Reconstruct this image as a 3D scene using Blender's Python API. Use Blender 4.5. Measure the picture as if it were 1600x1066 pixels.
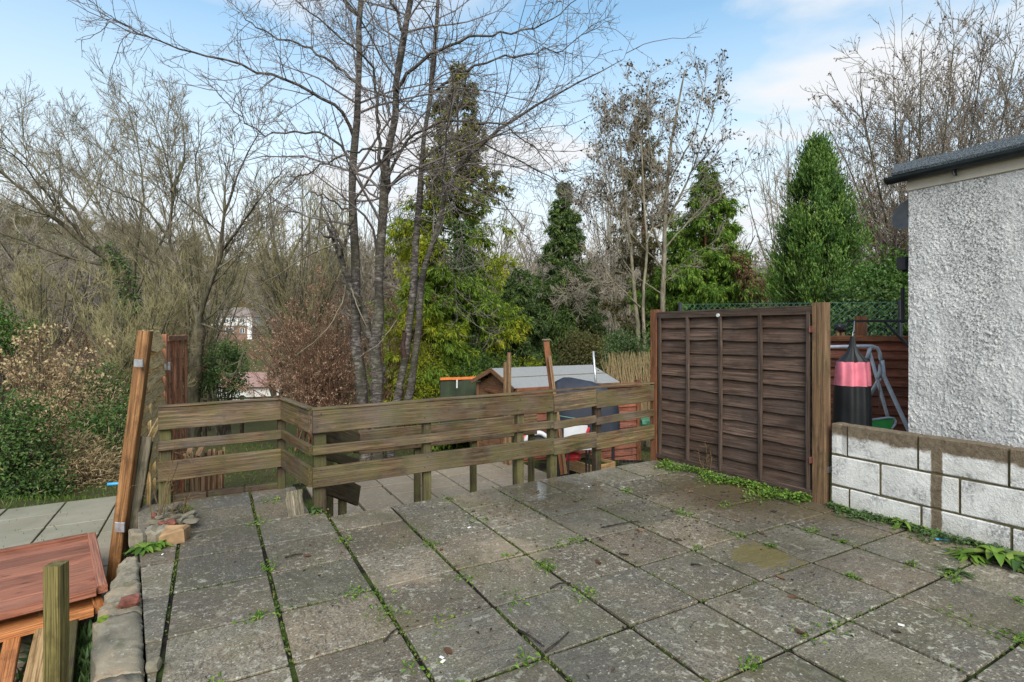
import bpy, math, random
import numpy as np
from mathutils import Vector, Matrix
for o in list(bpy.data.objects): bpy.data.objects.remove(o)
S = bpy.context.scene
C = S.collection
rad = math.radians
# ---------------------------------------------------------------- camera
F, CX, HY, CH = 838.0, 800.0, 519.0, 1.31          # focal length in photo pixels, centre, horizon row, eye height
cd = bpy.data.cameras.new('camera'); cam = bpy.data.objects.new('camera', cd); C.objects.link(cam)
cam.location = (0, 0, CH); cam.rotation_euler = (rad(90), 0, 0)
cd.sensor_width = 36; cd.lens = 36*F/1600; cd.shift_y = -(533-HY)/1600
cd.clip_start = .05; cd.clip_end = 3000
S.camera = cam
# ---------------------------------------------------------------- sky, sun, exposure
SUN_EL, SUN_AZ = 38, 174       # degrees; azimuth clockwise from +Y
w = bpy.data.worlds.new('World'); S.world = w; w.use_nodes = True
nt = w.node_tree; nt.nodes.clear()
def wn(t, **kw):
    n = nt.nodes.new(t)
    for k, v in kw.items(): setattr(n, k, v)
    return n
sky = wn('ShaderNodeTexSky', sky_type='NISHITA', sun_disc=False, sun_elevation=rad(SUN_EL), sun_rotation=rad(SUN_AZ), altitude=100, air_density=1.3, dust_density=.5, ozone_density=0)
tc = wn('ShaderNodeTexCoord'); sep = wn('ShaderNodeSeparateXYZ'); nt.links.new(tc.outputs['Generated'], sep.inputs[0])
mx = wn('ShaderNodeMath', operation='MAXIMUM'); nt.links.new(sep.outputs['Z'], mx.inputs[0]); mx.inputs[1].default_value = 0
ad = wn('ShaderNodeMath', operation='ADD'); nt.links.new(mx.outputs[0], ad.inputs[0]); ad.inputs[1].default_value = .16
dx = wn('ShaderNodeMath', operation='DIVIDE'); nt.links.new(sep.outputs['X'], dx.inputs[0]); nt.links.new(ad.outputs[0], dx.inputs[1])
dy = wn('ShaderNodeMath', operation='DIVIDE'); nt.links.new(sep.outputs['Y'], dy.inputs[0]); nt.links.new(ad.outputs[0], dy.inputs[1])
cb = wn('ShaderNodeCombineXYZ'); nt.links.new(dx.outputs[0], cb.inputs[0]); nt.links.new(dy.outputs[0], cb.inputs[1]); cb.inputs[2].default_value = 9.4
nz = wn('ShaderNodeTexNoise'); nt.links.new(cb.outputs[0], nz.inputs['Vector'])
nz.inputs['Scale'].default_value = 1.25; nz.inputs['Detail'].default_value = 9; nz.inputs['Roughness'].default_value = .52; nz.inputs['Distortion'].default_value = .5
rp = wn('ShaderNodeValToRGB'); nt.links.new(nz.outputs[0], rp.inputs[0])
rp.color_ramp.elements[0].position = .47; rp.color_ramp.elements[1].position = .62
# cloud is thicker where the layer is seen edge-on, towards the horizon
hz = wn('ShaderNodeMapRange'); nt.links.new(mx.outputs[0], hz.inputs[0])
hz.inputs[1].default_value = .16; hz.inputs[2].default_value = .5; hz.inputs[3].default_value = .95; hz.inputs[4].default_value = .0
mxx = wn('ShaderNodeMath', operation='MAXIMUM'); nt.links.new(rp.outputs[0], mxx.inputs[0]); nt.links.new(hz.outputs[0], mxx.inputs[1])
mc = wn('ShaderNodeMix', data_type='RGBA'); nt.links.new(mxx.outputs[0], mc.inputs[0]); tn = wn('ShaderNodeMix', data_type='RGBA', blend_type='MULTIPLY'); tn.inputs[0].default_value = 1; nt.links.new(sky.outputs[0], tn.inputs[6]); tn.inputs[7].default_value = (.69, .82, .81, 1); nt.links.new(tn.outputs[2], mc.inputs[6])
mc.inputs[7].default_value = (3.0, 3.1, 3.22, 1)
bgn = wn('ShaderNodeBackground'); nt.links.new(mc.outputs[2], bgn.inputs[0]); bgn.inputs[1].default_value = .112
wo = wn('ShaderNodeOutputWorld'); nt.links.new(bgn.outputs[0], wo.inputs[0])
sl = bpy.data.lights.new('sun', 'SUN'); sl.energy = 2.0; sl.angle = rad(42); sl.color = (1, .95, .87)
sun = bpy.data.objects.new('sun', sl); C.objects.link(sun); sun.location = (0, 0, 40)
sd = Vector((math.sin(rad(SUN_AZ))*math.cos(rad(SUN_EL)), math.cos(rad(SUN_AZ))*math.cos(rad(SUN_EL)), math.sin(rad(SUN_EL))))
sun.rotation_euler = (-sd).to_track_quat('-Z', 'Y').to_euler()
S.view_settings.view_transform = 'Standard'; S.view_settings.look = 'None'; S.view_settings.gamma = 1
S.view_settings.use_curve_mapping = False
S.view_settings.exposure = 1.45
# ---------------------------------------------------------------- helpers
RNG = np.random.default_rng(7)
random.seed(7)
def A(*a): return np.array(a, float)
def px(x, y, D): return A((x-CX)/F*D, D, CH-(y-HY)/F*D)          # photo pixel at depth D
def gp(x, y, z=0.): return px(x, y, F*(CH-z)/(y-HY))               # photo pixel on the level z
TH = .5118
E1 = A(math.cos(TH), math.sin(TH), 0); E2 = A(-math.sin(TH), math.cos(TH), 0); O0 = A(-.307, 2.953, 0); SL = .45
UP = A(0, 0, 1)
def G(i, j, z=0.): return O0 + SL*(i*E1+j*E2) + UP*z
def IJ(p): d = p-O0; return d@E1/SL, d@E2/SL
def nrm(v): return v/np.maximum(np.linalg.norm(v, axis=-1, keepdims=True), 1e-9)

class Geo:
    def __init__(s): s.v = []; s.f = []; s.a = []; s.n = 0; s.fs = []
    def add(s, v, f, a=0., smooth=False):
        v = np.asarray(v, float).reshape(-1, 3); f = np.asarray(f, int)
        s.v.append(v); s.f.append((f+s.n)); s.n += len(v); s.fs.append(np.full(len(f), smooth))
        s.a.append(np.broadcast_to(np.asarray(a, float), (len(v),)) if np.ndim(a) < 1 else np.asarray(a, float))
        return s
    def mesh(s, name):
        me = bpy.data.meshes.new(name)
        if not s.v: return me
        V = np.concatenate(s.v); me.vertices.add(len(V)); me.vertices.foreach_set('co', V.astype(np.float32).ravel())
        loops = np.concatenate([f.ravel() for f in s.f]); tot = np.concatenate([np.full(len(f), f.shape[1]) for f in s.f])
        me.loops.add(len(loops)); me.loops.foreach_set('vertex_index', loops.astype(np.int32))
        me.polygons.add(len(tot)); st = np.concatenate([[0], np.cumsum(tot)[:-1]])
        me.polygons.foreach_set('loop_start', st.astype(np.int32)); me.polygons.foreach_set('loop_total', tot.astype(np.int32))
        me.polygons.foreach_set('use_smooth', np.concatenate(s.fs))
        at = me.attributes.new('v', 'FLOAT', 'POINT'); at.data.foreach_set('value', np.concatenate(s.a).astype(np.float32))
        me.update(calc_edges=True); me.validate()
        return me
    def obj(s, name, mat, parent=None, loc=None, rot=None):
        return link(name, s.mesh(name), mat, parent, loc, rot)
def world_of(o): return (world_of(o.parent) @ o.matrix_parent_inverse @ o.matrix_basis) if o.parent else o.matrix_basis.copy()
def link(name, me, mat, parent=None, loc=None, rot=None):
    o = bpy.data.objects.new(name, me); C.objects.link(o)
    if mat is not None and len(me.materials) == 0: me.materials.append(mat)
    if loc is not None: o.location = tuple(float(q) for q in loc)
    if rot is not None: o.rotation_euler = rot
    if parent is not None:
        o.parent = parent
        o.matrix_parent_inverse = world_of(parent).inverted()      # locations are always given in the scene's frame
    return o
def tag(o, label=None, cat=None, group=None, kind=None):
    if label: o['label'] = label
    if cat: o['category'] = cat
    if group: o['group'] = group
    if kind: o['kind'] = kind
    return o
def thing(name, loc, label, cat, group=None):
    o = bpy.data.objects.new(name, None); C.objects.link(o); o.location = tuple(float(q) for q in loc); o.empty_display_size = .1
    return tag(o, label, cat, group)
def structure(o): o['kind'] = 'structure'; return o

def frame_rot(xdir, up):
    x = Vector(xdir).normalized(); z = Vector(up); z = (z-x*z.dot(x)).normalized(); y = z.cross(x)
    return Matrix((x, y, z)).transposed().to_euler()
def board(name, p0, p1, h, t, mat, parent=None, up=(0, 0, 1), ch=.004, segs=3, jit=.0015, wav=0., wedge=0., taper=1.):
    """sawn board from p0 to p1 (centre line), h along up, t across; chamfered, slightly uneven"""
    p0, p1 = np.asarray(p0, float), np.asarray(p1, float); L = np.linalg.norm(p1-p0)
    ch = min(ch, h*.3, t*.3)
    a, b = t/2, h/2
    sec = np.array([(-a+ch, -b), (a-ch, -b), (a, -b+ch), (a, b-ch), (a-ch, b), (-a+ch, b), (-a, b-ch), (-a, -b+ch)])
    xs = np.linspace(-L/2, L/2, segs+1); V = []
    for k, x in enumerate(xs):
        q = sec.copy()
        sc = 1+(taper-1)*k/segs
        q = q*sc
        if wedge: q[:, 0] = q[:, 0]*(1-wedge*(q[:, 1]+b)/h)
        dy, dz = RNG.normal(0, jit, 2)
        low = q[:, 1] < 0
        q[low, 1] += wav*RNG.uniform(-1, 1)
        q = q + (dy, dz)
        V.append(np.c_[np.full(8, x), q])
    V = np.concatenate(V); Fq = []
    for k in range(segs):
        for m in range(8):
            n = (m+1) % 8; Fq.append((k*8+m, k*8+n, k*8+8+n, k*8+8+m))
    g = Geo(); g.add(V, np.array(Fq)[:, ::-1])
    g.f.append(np.array([list(range(8))])); g.fs.append(np.array([False]))
    g.f.append(np.array([list(range(segs*8+7, segs*8-1, -1))])); g.fs.append(np.array([False]))
    o = g.obj(name, mat, parent, (p0+p1)/2, frame_rot(p1-p0, up)); return o
def tubes(P, R, s):
    P = np.asarray(P, float); R = np.asarray(R, float)
    if P.ndim == 2: P = P[None]; R = R[None]
    N, n, _ = P.shape
    T = nrm(np.gradient(P, axis=1)); m = nrm(T.mean(1)); ref = np.where((np.abs(m[:, 2:3]) < .85), A(0, 0, 1), A(1, .3, 0))[:, None, :]
    U = nrm(np.cross(T, ref)); W = np.cross(T, U)
    an = np.arange(s)*2*math.pi/s
    V = P[:, :, None, :] + R[:, :, None, None]*(np.cos(an)[:, None]*U[:, :, None, :] + np.sin(an)[:, None]*W[:, :, None, :])
    b = (np.arange(N)[:, None, None]*n + np.arange(n-1)[None, :, None])*s; k = np.arange(s)[None, None, :]; k2 = (k+1) % s
    Fq = np.stack([b+k, b+s+k, b+s+k2, b+k2], -1).reshape(-1, 4)[:, ::-1]
    return V.reshape(-1, 3), Fq
def tube_obj(name, pts, r, mat, parent=None, s=8, cap=True):
    pts = np.asarray(pts, float); r = np.broadcast_to(np.asarray(r, float), (len(pts),)); c = pts[0].copy()
    v, f = tubes(pts-c, r, s); g = Geo().add(v, f, smooth=True)
    if cap:
        n = len(pts); g.f.append(np.array([list(range(s))[::-1]])); g.fs.append(np.array([False]))
        g.f.append(np.array([list(range((n-1)*s, n*s))])); g.fs.append(np.array([False]))
    return g.obj(name, mat, parent, c)
def spline(pts, n):
    pts = np.asarray(pts, float); d = np.r_[0, np.cumsum(np.linalg.norm(np.diff(pts, axis=0), axis=1))]
    t = np.linspace(0, d[-1], n*3); q = np.stack([np.interp(t, d, pts[:, k]) for k in range(3)], 1)
    for _ in range(max(2, n//3)): q[1:-1] = (q[:-2]+2*q[1:-1]+q[2:])/4
    return q[np.linspace(0, len(q)-1, n).astype(int)]
def prism(poly, z0, z1, ch=.0, jit=0., rise=0.):
    """closed prism from a polygon (counter-clockwise xy), chamfered upper edge"""
    p = np.asarray(poly, float)[:, :2]; n = len(p); c = p.mean(0)
    d = np.linalg.norm(p-c, axis=1, keepdims=True); ins = p-(p-c)/d*ch*1.3
    zt = z1+RNG.normal(0, jit, n)
    V = np.concatenate([np.c_[p, np.full(n, z0)], np.c_[p, zt-ch], np.c_[ins, zt]])
    f = [(a, (a+1) % n, n+(a+1) % n, n+a) for a in range(n)]+[(n+a, n+(a+1) % n, 2*n+(a+1) % n, 2*n+a) for a in range(n)]
    g = Geo().add(V, np.array(f))
    g.f.append(np.array([list(range(2*n, 3*n))])); g.fs.append(np.array([False]))
    g.f.append(np.array([list(range(n))[::-1]])); g.fs.append(np.array([False]))
    return g
def clip(poly, p, d):
    """keep the part of poly left of the line p + t d"""
    out = []; n = len(poly); sd_ = [d[0]*(q[1]-p[1])-d[1]*(q[0]-p[0]) for q in poly]
    for a in range(n):
        b = (a+1) % n
        if sd_[a] >= 0: out.append(poly[a])
        if sd_[a]*sd_[b] < 0:
            t = sd_[a]/(sd_[a]-sd_[b]); out.append(tuple(np.array(poly[a])+(np.array(poly[b])-np.array(poly[a]))*t))
    return out
def vnoise(shape, cell, seed):
    r = np.random.default_rng(seed); gh, gw = int(shape[0]/cell)+3, int(shape[1]/cell)+3; g = r.random((gh, gw))
    y = np.arange(shape[0])/cell; x = np.arange(shape[1])/cell; yi = y.astype(int); xi = x.astype(int)
    fy = (y-yi); fx = (x-xi); fy = (fy*fy*(3-2*fy))[:, None]; fx = (fx*fx*(3-2*fx))[None]
    a = g[yi][:, xi]; b = g[yi][:, xi+1]; c = g[yi+1][:, xi]; d = g[yi+1][:, xi+1]
    return (a*(1-fx)+b*fx)*(1-fy)+(c*(1-fx)+d*fx)*fy
# ---------------------------------------------------------------- materials
class Mat:
    def __init__(s, name):
        s.m = bpy.data.materials.new(name); s.m.use_nodes = True; s.t = s.m.node_tree; s.t.nodes.clear()
        s.out = s.n('ShaderNodeOutputMaterial'); s.b = s.n('ShaderNodeBsdfPrincipled'); s.t.links.new(s.b.outputs[0], s.out.inputs[0])
        s.b.inputs['Specular IOR Level'].default_value = .3
    def n(s, t, **kw):
        n = s.t.nodes.new(t)
        for k, v in kw.items(): setattr(n, k, v)
        return n
    def l(s, a, b):
        if isinstance(a, bpy.types.NodeSocket): s.t.links.new(a, b)
        else: b.default_value = a
    def coord(s, scale=(1, 1, 1), kind='Object', rand=True):
        if kind == 'World': src = s.n('ShaderNodeNewGeometry').outputs['Position']
        else: src = s.n('ShaderNodeTexCoord').outputs[kind]
        if rand and kind == 'Object':
            oi = s.n('ShaderNodeObjectInfo'); vm = s.n('ShaderNodeVectorMath', operation='MULTIPLY_ADD')
            s.l(oi.outputs['Random'], vm.inputs[0]); vm.inputs[1].default_value = (37, 53, 71); s.l(src, vm.inputs[2]); src = vm.outputs[0]
        mp = s.n('ShaderNodeMapping'); s.l(src, mp.inputs[0]); mp.inputs['Scale'].default_value = scale
        return mp.outputs[0]
    def noise(s, vec, scale, detail=5, rough=.55, dist=0.):
        n = s.n('ShaderNodeTexNoise'); s.l(vec, n.inputs['Vector']); n.inputs['Scale'].default_value = scale
        n.inputs['Detail'].default_value = detail; n.inputs['Roughness'].default_value = rough; n.inputs['Distortion'].default_value = dist
        return n.outputs[0]
    def ramp(s, fac, *st):
        r = s.n('ShaderNodeValToRGB'); s.l(fac, r.inputs[0]); e = r.color_ramp.elements
        while len(e) < len(st): e.new(.5)
        for q, (p, c) in zip(e, st): q.position = p; q.color = (c, c, c, 1) if np.isscalar(c) else (*c, 1)
        return r.outputs[0]
    def mix(s, fac, a, b, mode='MIX'):
        m = s.n('ShaderNodeMix', data_type='RGBA', blend_type=mode); s.l(fac, m.inputs[0])
        for q, k in ((a, 6), (b, 7)): s.l(q if isinstance(q, bpy.types.NodeSocket) else (*q, 1), m.inputs[k])
        return m.outputs[2]
    def math(s, op, a, b=0.):
        m = s.n('ShaderNodeMath', operation=op); s.l(a, m.inputs[0]); s.l(b, m.inputs[1]); return m.outputs[0]
    def bump(s, h, strength=.5, dist=.01, nor=None):
        b = s.n('ShaderNodeBump'); s.l(h, b.inputs['Height']); b.inputs['Strength'].default_value = strength; b.inputs['Distance'].default_value = dist
        if nor is not None: s.l(nor, b.inputs['Normal'])
        return b.outputs[0]
    def fin(s, col, rough=.8, nor=None, metal=0., spec=None):
        s.l(col if isinstance(col, bpy.types.NodeSocket) else (*col, 1), s.b.inputs['Base Color']); s.l(rough, s.b.inputs['Roughness'])
        if nor is not None: s.l(nor, s.b.inputs['Normal'])
        s.b.inputs['Metallic'].default_value = metal
        if spec is not None: s.b.inputs['Specular IOR Level'].default_value = spec
        return s.m
    def rnd(s): return s.n('ShaderNodeObjectInfo').outputs['Random']
    def attr(s): return s.n('ShaderNodeAttribute', attribute_name='v').outputs['Fac']

def wood(name, dark, mid, light, algae=0., algae_col=(.07, .085, .02), rough=.75, grain=1., grey=0., knots=.5):
    m = Mat(name)
    g = m.noise(m.coord((1.1, 42, 42)), 1.7*grain, 6, .6, .5); f = m.noise(m.coord((2.2, 190, 190)), 1.3, 3, .6)
    big = m.noise(m.coord((1.2, 4, 4)), 1.5, 4)
    c = m.mix(m.ramp(g, (.37, 0), (.65, 1)), dark, light)
    c = m.mix(m.math('MULTIPLY', m.ramp(big, (.42, 0), (.58, 1)), .75), c, mid)
    c = m.mix(m.math('MULTIPLY', m.ramp(f, (.42, 1), (.5, 0)), .7), c, tuple(q*.45 for q in dark))
    dirt = m.noise(m.coord((2.2, 5, 5)), 2.2, 6, .7); c = m.mix(m.math('MULTIPLY', m.ramp(dirt, (.5, 0), (.64, 1)), .6), c, tuple(q*.5 for q in dark))
    tone = m.math('ADD', m.math('MULTIPLY', m.rnd(), .5), .75)
    hs = m.n('ShaderNodeHueSaturation'); m.l(tone, hs.inputs['Value']); m.l(c, hs.inputs['Color']); c = hs.outputs[0]
    if knots:
        v = m.n('ShaderNodeTexVoronoi', feature='F1'); m.l(m.coord((3.4, 8, 8)), v.inputs['Vector']); v.inputs['Scale'].default_value = 1.25
        c = m.mix(m.math('MULTIPLY', m.ramp(v.outputs['Distance'], (.05, 1), (.13, 0)), knots), c, tuple(q*.3 for q in dark))
    if grey:
        c = m.mix(m.math('MULTIPLY', m.ramp(m.noise(m.coord((1, 1, 1), 'World'), 3.3, 5), (.4, 0), (.7, 1)), grey), c, (.2, .185, .165))
    if algae:
        a = m.noise(m.coord((1, 1, 1), 'World'), 4.2, 6, .62); c = m.mix(m.math('MULTIPLY', m.ramp(a, (.46, 0), (.6, 1)), algae), c, algae_col)
    hgt = m.math('ADD', g, m.math('MULTIPLY', f, .6))
    return m.fin(c, rough, m.bump(hgt, .8, .006))
def plain(name, col, rough=.6, var=.25, scale=12., metal=0., bump=.15, spec=None):
    m = Mat(name); n = m.noise(m.coord(), scale, 5)
    c = m.mix(m.ramp(n, (.3, 0), (.7, 1)), tuple(q*(1-var) for q in col), tuple(min(1, q*(1+var)) for q in col))
    return m.fin(c, rough, m.bump(n, bump, .004), metal, spec)
def bark(name, dark, light, zs=.35, sc=9., green=0., greencol=(.06, .075, .02), thr=(.4, .62)):
    m = Mat(name); n = m.noise(m.coord((1, 1, zs), rand=False), sc, 6, .7, .9); n2 = m.noise(m.coord((1, 1, 1), rand=False), 1.4, 4); n3 = m.noise(m.coord((1, 1, .4), rand=False), 3.1, 6, .7)
    c = m.mix(m.ramp(n, (thr[0], 0), (thr[1], 1)), dark, light)
    c = m.mix(m.math('MULTIPLY', m.ramp(n3, (.5, 0), (.6, 1)), .7), c, tuple(q*.55 for q in dark))
    if green: c = m.mix(m.math('MULTIPLY', m.ramp(n2, (.4, 0), (.62, 1)), green), c, greencol)
    return m.fin(c, .9, m.bump(n, .8, .02), spec=.15)
def leafmat(name, *cols, trans=.3, rough=.55):
    """leaf colour varies from leaf to leaf (attribute v); light passes through"""
    m = Mat(name); k = len(cols); c = m.ramp(m.attr(), *[(q/max(1, k-1), cols[q]) for q in range(k)])
    m.fin(c, rough, spec=.25)
    tr = m.n('ShaderNodeBsdfTranslucent'); m.l(c, tr.inputs[0]); mx_ = m.n('ShaderNodeMixShader'); mx_.inputs[0].default_value = trans
    m.t.links.new(m.b.outputs[0], mx_.inputs[1]); m.t.links.new(tr.outputs[0], mx_.inputs[2]); m.t.links.new(mx_.outputs[0], m.out.inputs[0])
    return m.m

M = {}
def make_mats():
    # riven concrete paving
    for nm, lev in (('slab', 0), ('slab_low', 1)):
        m = Mat(nm); oc = m.coord(); wc = m.coord((1, 1, 1), 'World')
        riv = m.noise(m.coord((2.2, 6.5, 1)), 2.0, 7, .6, .7); fine = m.noise(oc, 95, 4, .7); mid = m.noise(oc, 9, 6, .65)
        c = m.mix(m.ramp(mid, (.4, 0), (.6, 1)), (.125, .11, .085), (.27, .248, .2))
        tint = m.ramp(m.rnd(), (0, (.165, .152, .128)), (.35, (.21, .19, .152)), (.6, (.27, .21, .15)), (.8, (.225, .208, .17)), (1, (.14, .132, .118)))
        c = m.mix(.6, c, tint)
        hs = m.n('ShaderNodeHueSaturation'); r2 = m.n('ShaderNodeTexWhiteNoise', noise_dimensions='1D'); m.l(m.rnd(), r2.inputs['W']); m.l(m.math('ADD', m.math('MULTIPLY', r2.outputs['Value'], .62), .62), hs.inputs['Value']); m.l(c, hs.inputs['Color']); c = hs.outputs[0]
        warm = m.noise(wc, 1.6, 4); c = m.mix(m.math('MULTIPLY', m.ramp(warm, (.5, 0), (.62, 1)), .3), c, (.32, .235, .145))
        c = m.mix(m.math('MULTIPLY', m.ramp(m.math('ABSOLUTE', m.math('SUBTRACT', riv, .5)), (.004, 1), (.022, 0)), m.ramp(m.noise(oc, 4.5, 3), (.45, 0), (.6, .75))), c, (.04, .036, .03))
        stre = m.noise(m.coord((5.5, 22, 1)), 2.6, 5, .7, .5); c = m.mix(m.math('MULTIPLY', m.ramp(stre, (.56, 0), (.63, 1)), .5), c, (.34, .31, .21))
        c = m.mix(m.math('MULTIPLY', m.ramp(fine, (.44, 1), (.52, 0)), .62), c, (.055, .05, .042))
        alg = m.noise(wc, 2.3, 6, .6); c = m.mix(m.math('MULTIPLY', m.ramp(alg, (.48, 0), (.6, 1)), .38 if not lev else .3), c, (.11, .105, .045))
        lich = m.noise(wc, 21, 5, .72, .4); patch = m.ramp(m.noise(wc, 1.9, 3), (.38, .0), (.6, 1))
        c = m.mix(m.math('MULTIPLY', m.ramp(lich, (.56, 0), (.61, 1)), m.math('MULTIPLY', patch, .75)), c, (.5, .49, .42))
        sp = m.noise(wc, 60, 2, .5); c = m.mix(m.math('MULTIPLY', m.ramp(sp, (.64, 0), (.69, 1)), .8), c, (.5, .49, .44))
        c = m.mix(1., c, (.8, .775, .725), 'MULTIPLY')
        damp = m.noise(wc, .75, 4); c = m.mix(m.math('MULTIPLY', m.ramp(damp, (.46, 0), (.6, 1)), .5), c, (.06, .055, .045))
        h = m.math('ADD', m.math('MULTIPLY', riv, 1.), m.math('MULTIPLY', fine, .22))
        # standing rain water by the rail, and general dampness
        dist = m.n('ShaderNodeVectorMath', operation='DISTANCE'); m.l(wc, dist.inputs[0]); dist.inputs[1].default_value = tuple(gp(868, 772))
        dw = m.math('ADD', dist.outputs['Value'], m.math('MULTIPLY', m.math('SUBTRACT', m.noise(wc, 5, 4), .5), .8))
        pud = m.ramp(dw, (.3, 1), (.72, 0)) if not lev else 0.
        wet = m.ramp(damp, (.38, .62), (.64, .34))
        if not lev:
            def blot(x, y, r0, r1, col, f, amp=.5):
                dn = m.n('ShaderNodeVectorMath', operation='DISTANCE'); m.l(wc, dn.inputs[0]); dn.inputs[1].default_value = tuple(gp(x, y)); q = m.math('ADD', dn.outputs['Value'], m.math('MULTIPLY', m.math('SUBTRACT', m.noise(wc, 7, 5, .65), .5), amp))
                return m.mix(m.math('MULTIPLY', m.ramp(q, (r0, 1), (r1, 0)), f), c, col)
            c = blot(1190, 868, .15, .19, (.13, .105, .035), .75, .6)          # moss on one slab
            c = blot(1130, 775, .25, .75, (.075, .052, .028), .75); c = blot(1300, 800, .1, .4, (.09, .065, .03), .65); c = blot(1180, 758, .1, .35, (.11, .075, .03), .7)   # washed-down earth
            c = blot(800, 862, .12, .24, (.31, .24, .165), .5, .5); c = blot(640, 905, .08, .16, (.28, .21, .14), .45, .5)      # sandy patches
            c = m.mix(m.math('MULTIPLY', pud, .55), c, (.035, .033, .026))      # rain-soaked stone
            r = m.mix(pud, wet, (.06, .06, .06)); inv = m.math('SUBTRACT', 1., m.math('MULTIPLY', pud, .93))
            bp = m.n('ShaderNodeBump'); m.l(h, bp.inputs['Height']); m.l(inv, bp.inputs['Strength']); bp.inputs['Distance'].default_value = .0095
            M[nm] = m.fin(c, r, bp.outputs[0], spec=.45)
        else:
            c = m.mix(.45, c, (.3, .24, .18)); M[nm] = m.fin(c, wet, m.bump(h, .5, .012), spec=.4)
    m = Mat('lower_slab_pale'); wc = m.coord((1, 1, 1), 'World'); a = m.noise(wc, 3, 6, .6); f = m.noise(wc, 70, 3)
    c = m.mix(m.ramp(a, (.3, 0), (.7, 1)), (.17, .165, .115), (.25, .235, .18)); c = m.mix(m.math('MULTIPLY', m.ramp(m.rnd(), (.5, 0), (.9, 1)), .5), c, (.28, .2, .15))
    M['slab_pale'] = m.fin(c, .55, m.bump(m.math('ADD', a, m.math('MULTIPLY', f, .2)), .4, .008))
    m = Mat('soil'); wc = m.coord((1, 1, 1), 'World'); a = m.noise(wc, 26, 6, .7); g = m.noise(wc, 3.1, 5, .6)
    c = m.mix(m.ramp(a, (.3, 0), (.7, 1)), (.008, .007, .005), (.022, .018, .013)); c = m.mix(m.math('MULTIPLY', m.ramp(g, (.47, 0), (.6, 1)), .8), c, (.045, .07, .012))
    M['soil'] = m.fin(c, .95, m.bump(a, .9, .02), spec=.1)
    m = Mat('ground'); wc = m.coord((1, 1, 1), 'World'); a = m.noise(wc, .25, 6, .65); b = m.noise(wc, 9, 6, .7); d = m.noise(wc, .035, 5, .6)
    c = m.mix(m.ramp(a, (.35, 0), (.65, 1)), (.05, .065, .018), (.105, .085, .042)); c = m.mix(m.math('MULTIPLY', m.ramp(b, (.35, 1), (.6, 0)), .6), c, (.04, .032, .018))
    c = m.mix(m.math('MULTIPLY', m.ramp(d, (.45, 0), (.6, 1)), .5), c, (.085, .1, .03))
    M['ground'] = m.fin(c, .95, m.bump(b, .9, .05), spec=.1)
    m = Mat('concrete_edging'); wc = m.coord((1, 1, 1), 'World'); a = m.noise(wc, 5, 7, .7); b = m.noise(wc, 45, 5, .75)
    c = m.mix(m.ramp(a, (.35, 0), (.65, 1)), (.12, .105, .075), (.27, .235, .17)); c = m.mix(m.math('MULTIPLY', m.ramp(m.noise(wc, 3.3, 4), (.5, 0), (.64, 1)), .7), c, (.3, .21, .13))
    c = m.mix(m.math('MULTIPLY', m.ramp(b, (.6, 0), (.68, 1)), .7), c, (.4, .39, .36)); c = m.mix(m.math('MULTIPLY', m.ramp(m.noise(wc, 6, 6), (.56, 0), (.66, 1)), .7), c, (.06, .075, .02))
    M['edging'] = m.fin(c, .9, m.bump(m.math('ADD', a, m.math('MULTIPLY', b, .5)), .7, .013))
    M['rail'] = wood('weathered_rail', (.034, .022, .012), (.092, .055, .026), (.23, .15, .075), algae=.4, algae_col=(.085, .082, .022), rough=.62, grey=.25)
    M['rail_dark'] = wood('dark_post', (.03, .022, .014), (.055, .035, .022), (.085, .055, .032), algae=.5, algae_col=(.07, .08, .02))
    M['mossy_post'] = wood('mossy_post', (.05, .042, .02), (.085, .07, .032), (.15, .12, .06), algae=.55, algae_col=(.1, .105, .025))
    M['fence_dark'] = wood('fence_dark', (.036, .02, .013), (.07, .04, .027), (.155, .098, .07), rough=.62, grey=.1, grain=1.2)
    M['fence_frame'] = wood('fence_frame', (.04, .026, .019), (.07, .045, .032), (.12, .085, .065), rough=.75)
    M['post_brown'] = wood('post_brown', (.12, .068, .034), (.2, .115, .058), (.3, .19, .105), rough=.8, algae=.15)
    M['post_red'] = wood('post_red', (.12, .045, .02), (.19, .075, .032), (.26, .11, .05), rough=.7)
    M['post_orange'] = wood('post_orange', (.13, .055, .018), (.25, .115, .04), (.38, .2, .08), rough=.55, knots=.7, grain=.8)
    M['lap_tan'] = wood('lap_tan', (.42, .27, .1), (.68, .49, .22), (.84, .66, .36), rough=.8)
    M['panel_brown'] = wood('panel_brown', (.28, .11, .055), (.46, .2, .1), (.6, .31, .18), rough=.7)
    M['fence_red'] = wood('fence_red', (.15, .042, .022), (.27, .08, .04), (.37, .13, .07), rough=.7, grey=.12)
    M['panel_red'] = wood('panel_red', (.2, .066, .035), (.28, .105, .062), (.37, .165, .105), rough=.33, grain=.7, knots=.8)
    M['panel_orange'] = wood('panel_orange', (.3, .1, .03), (.46, .18, .06), (.58, .26, .1), rough=.55)
    M['timber_tan'] = wood('timber_tan', (.24, .14, .055), (.36, .22, .1), (.45, .3, .15), rough=.7)
    M['treated'] = wood('treated_green', (.075, .062, .016), (.145, .12, .034), (.23, .185, .065), rough=.75, grain=.8)
    M['grey_plank'] = wood('grey_plank', (.06, .05, .035), (.13, .11, .08), (.26, .215, .15), algae=.3, rough=.9)
    M['shed_wood'] = wood('shed_wood', (.12, .055, .026), (.19, .095, .045), (.27, .15, .08), rough=.8)
    M['stake'] = wood('stake', (.22, .12, .06), (.36, .23, .12), (.54, .38, .23), rough=.9)
    M['steel'] = plain('galvanised', (.42, .43, .44), .4, .2, 30, .8)
    M['grey_paint'] = plain('grey_paint', (.62, .65, .69), .4, .12, 20)
    M['black_metal'] = plain('black_metal', (.02, .02, .022), .5, .2)
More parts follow.
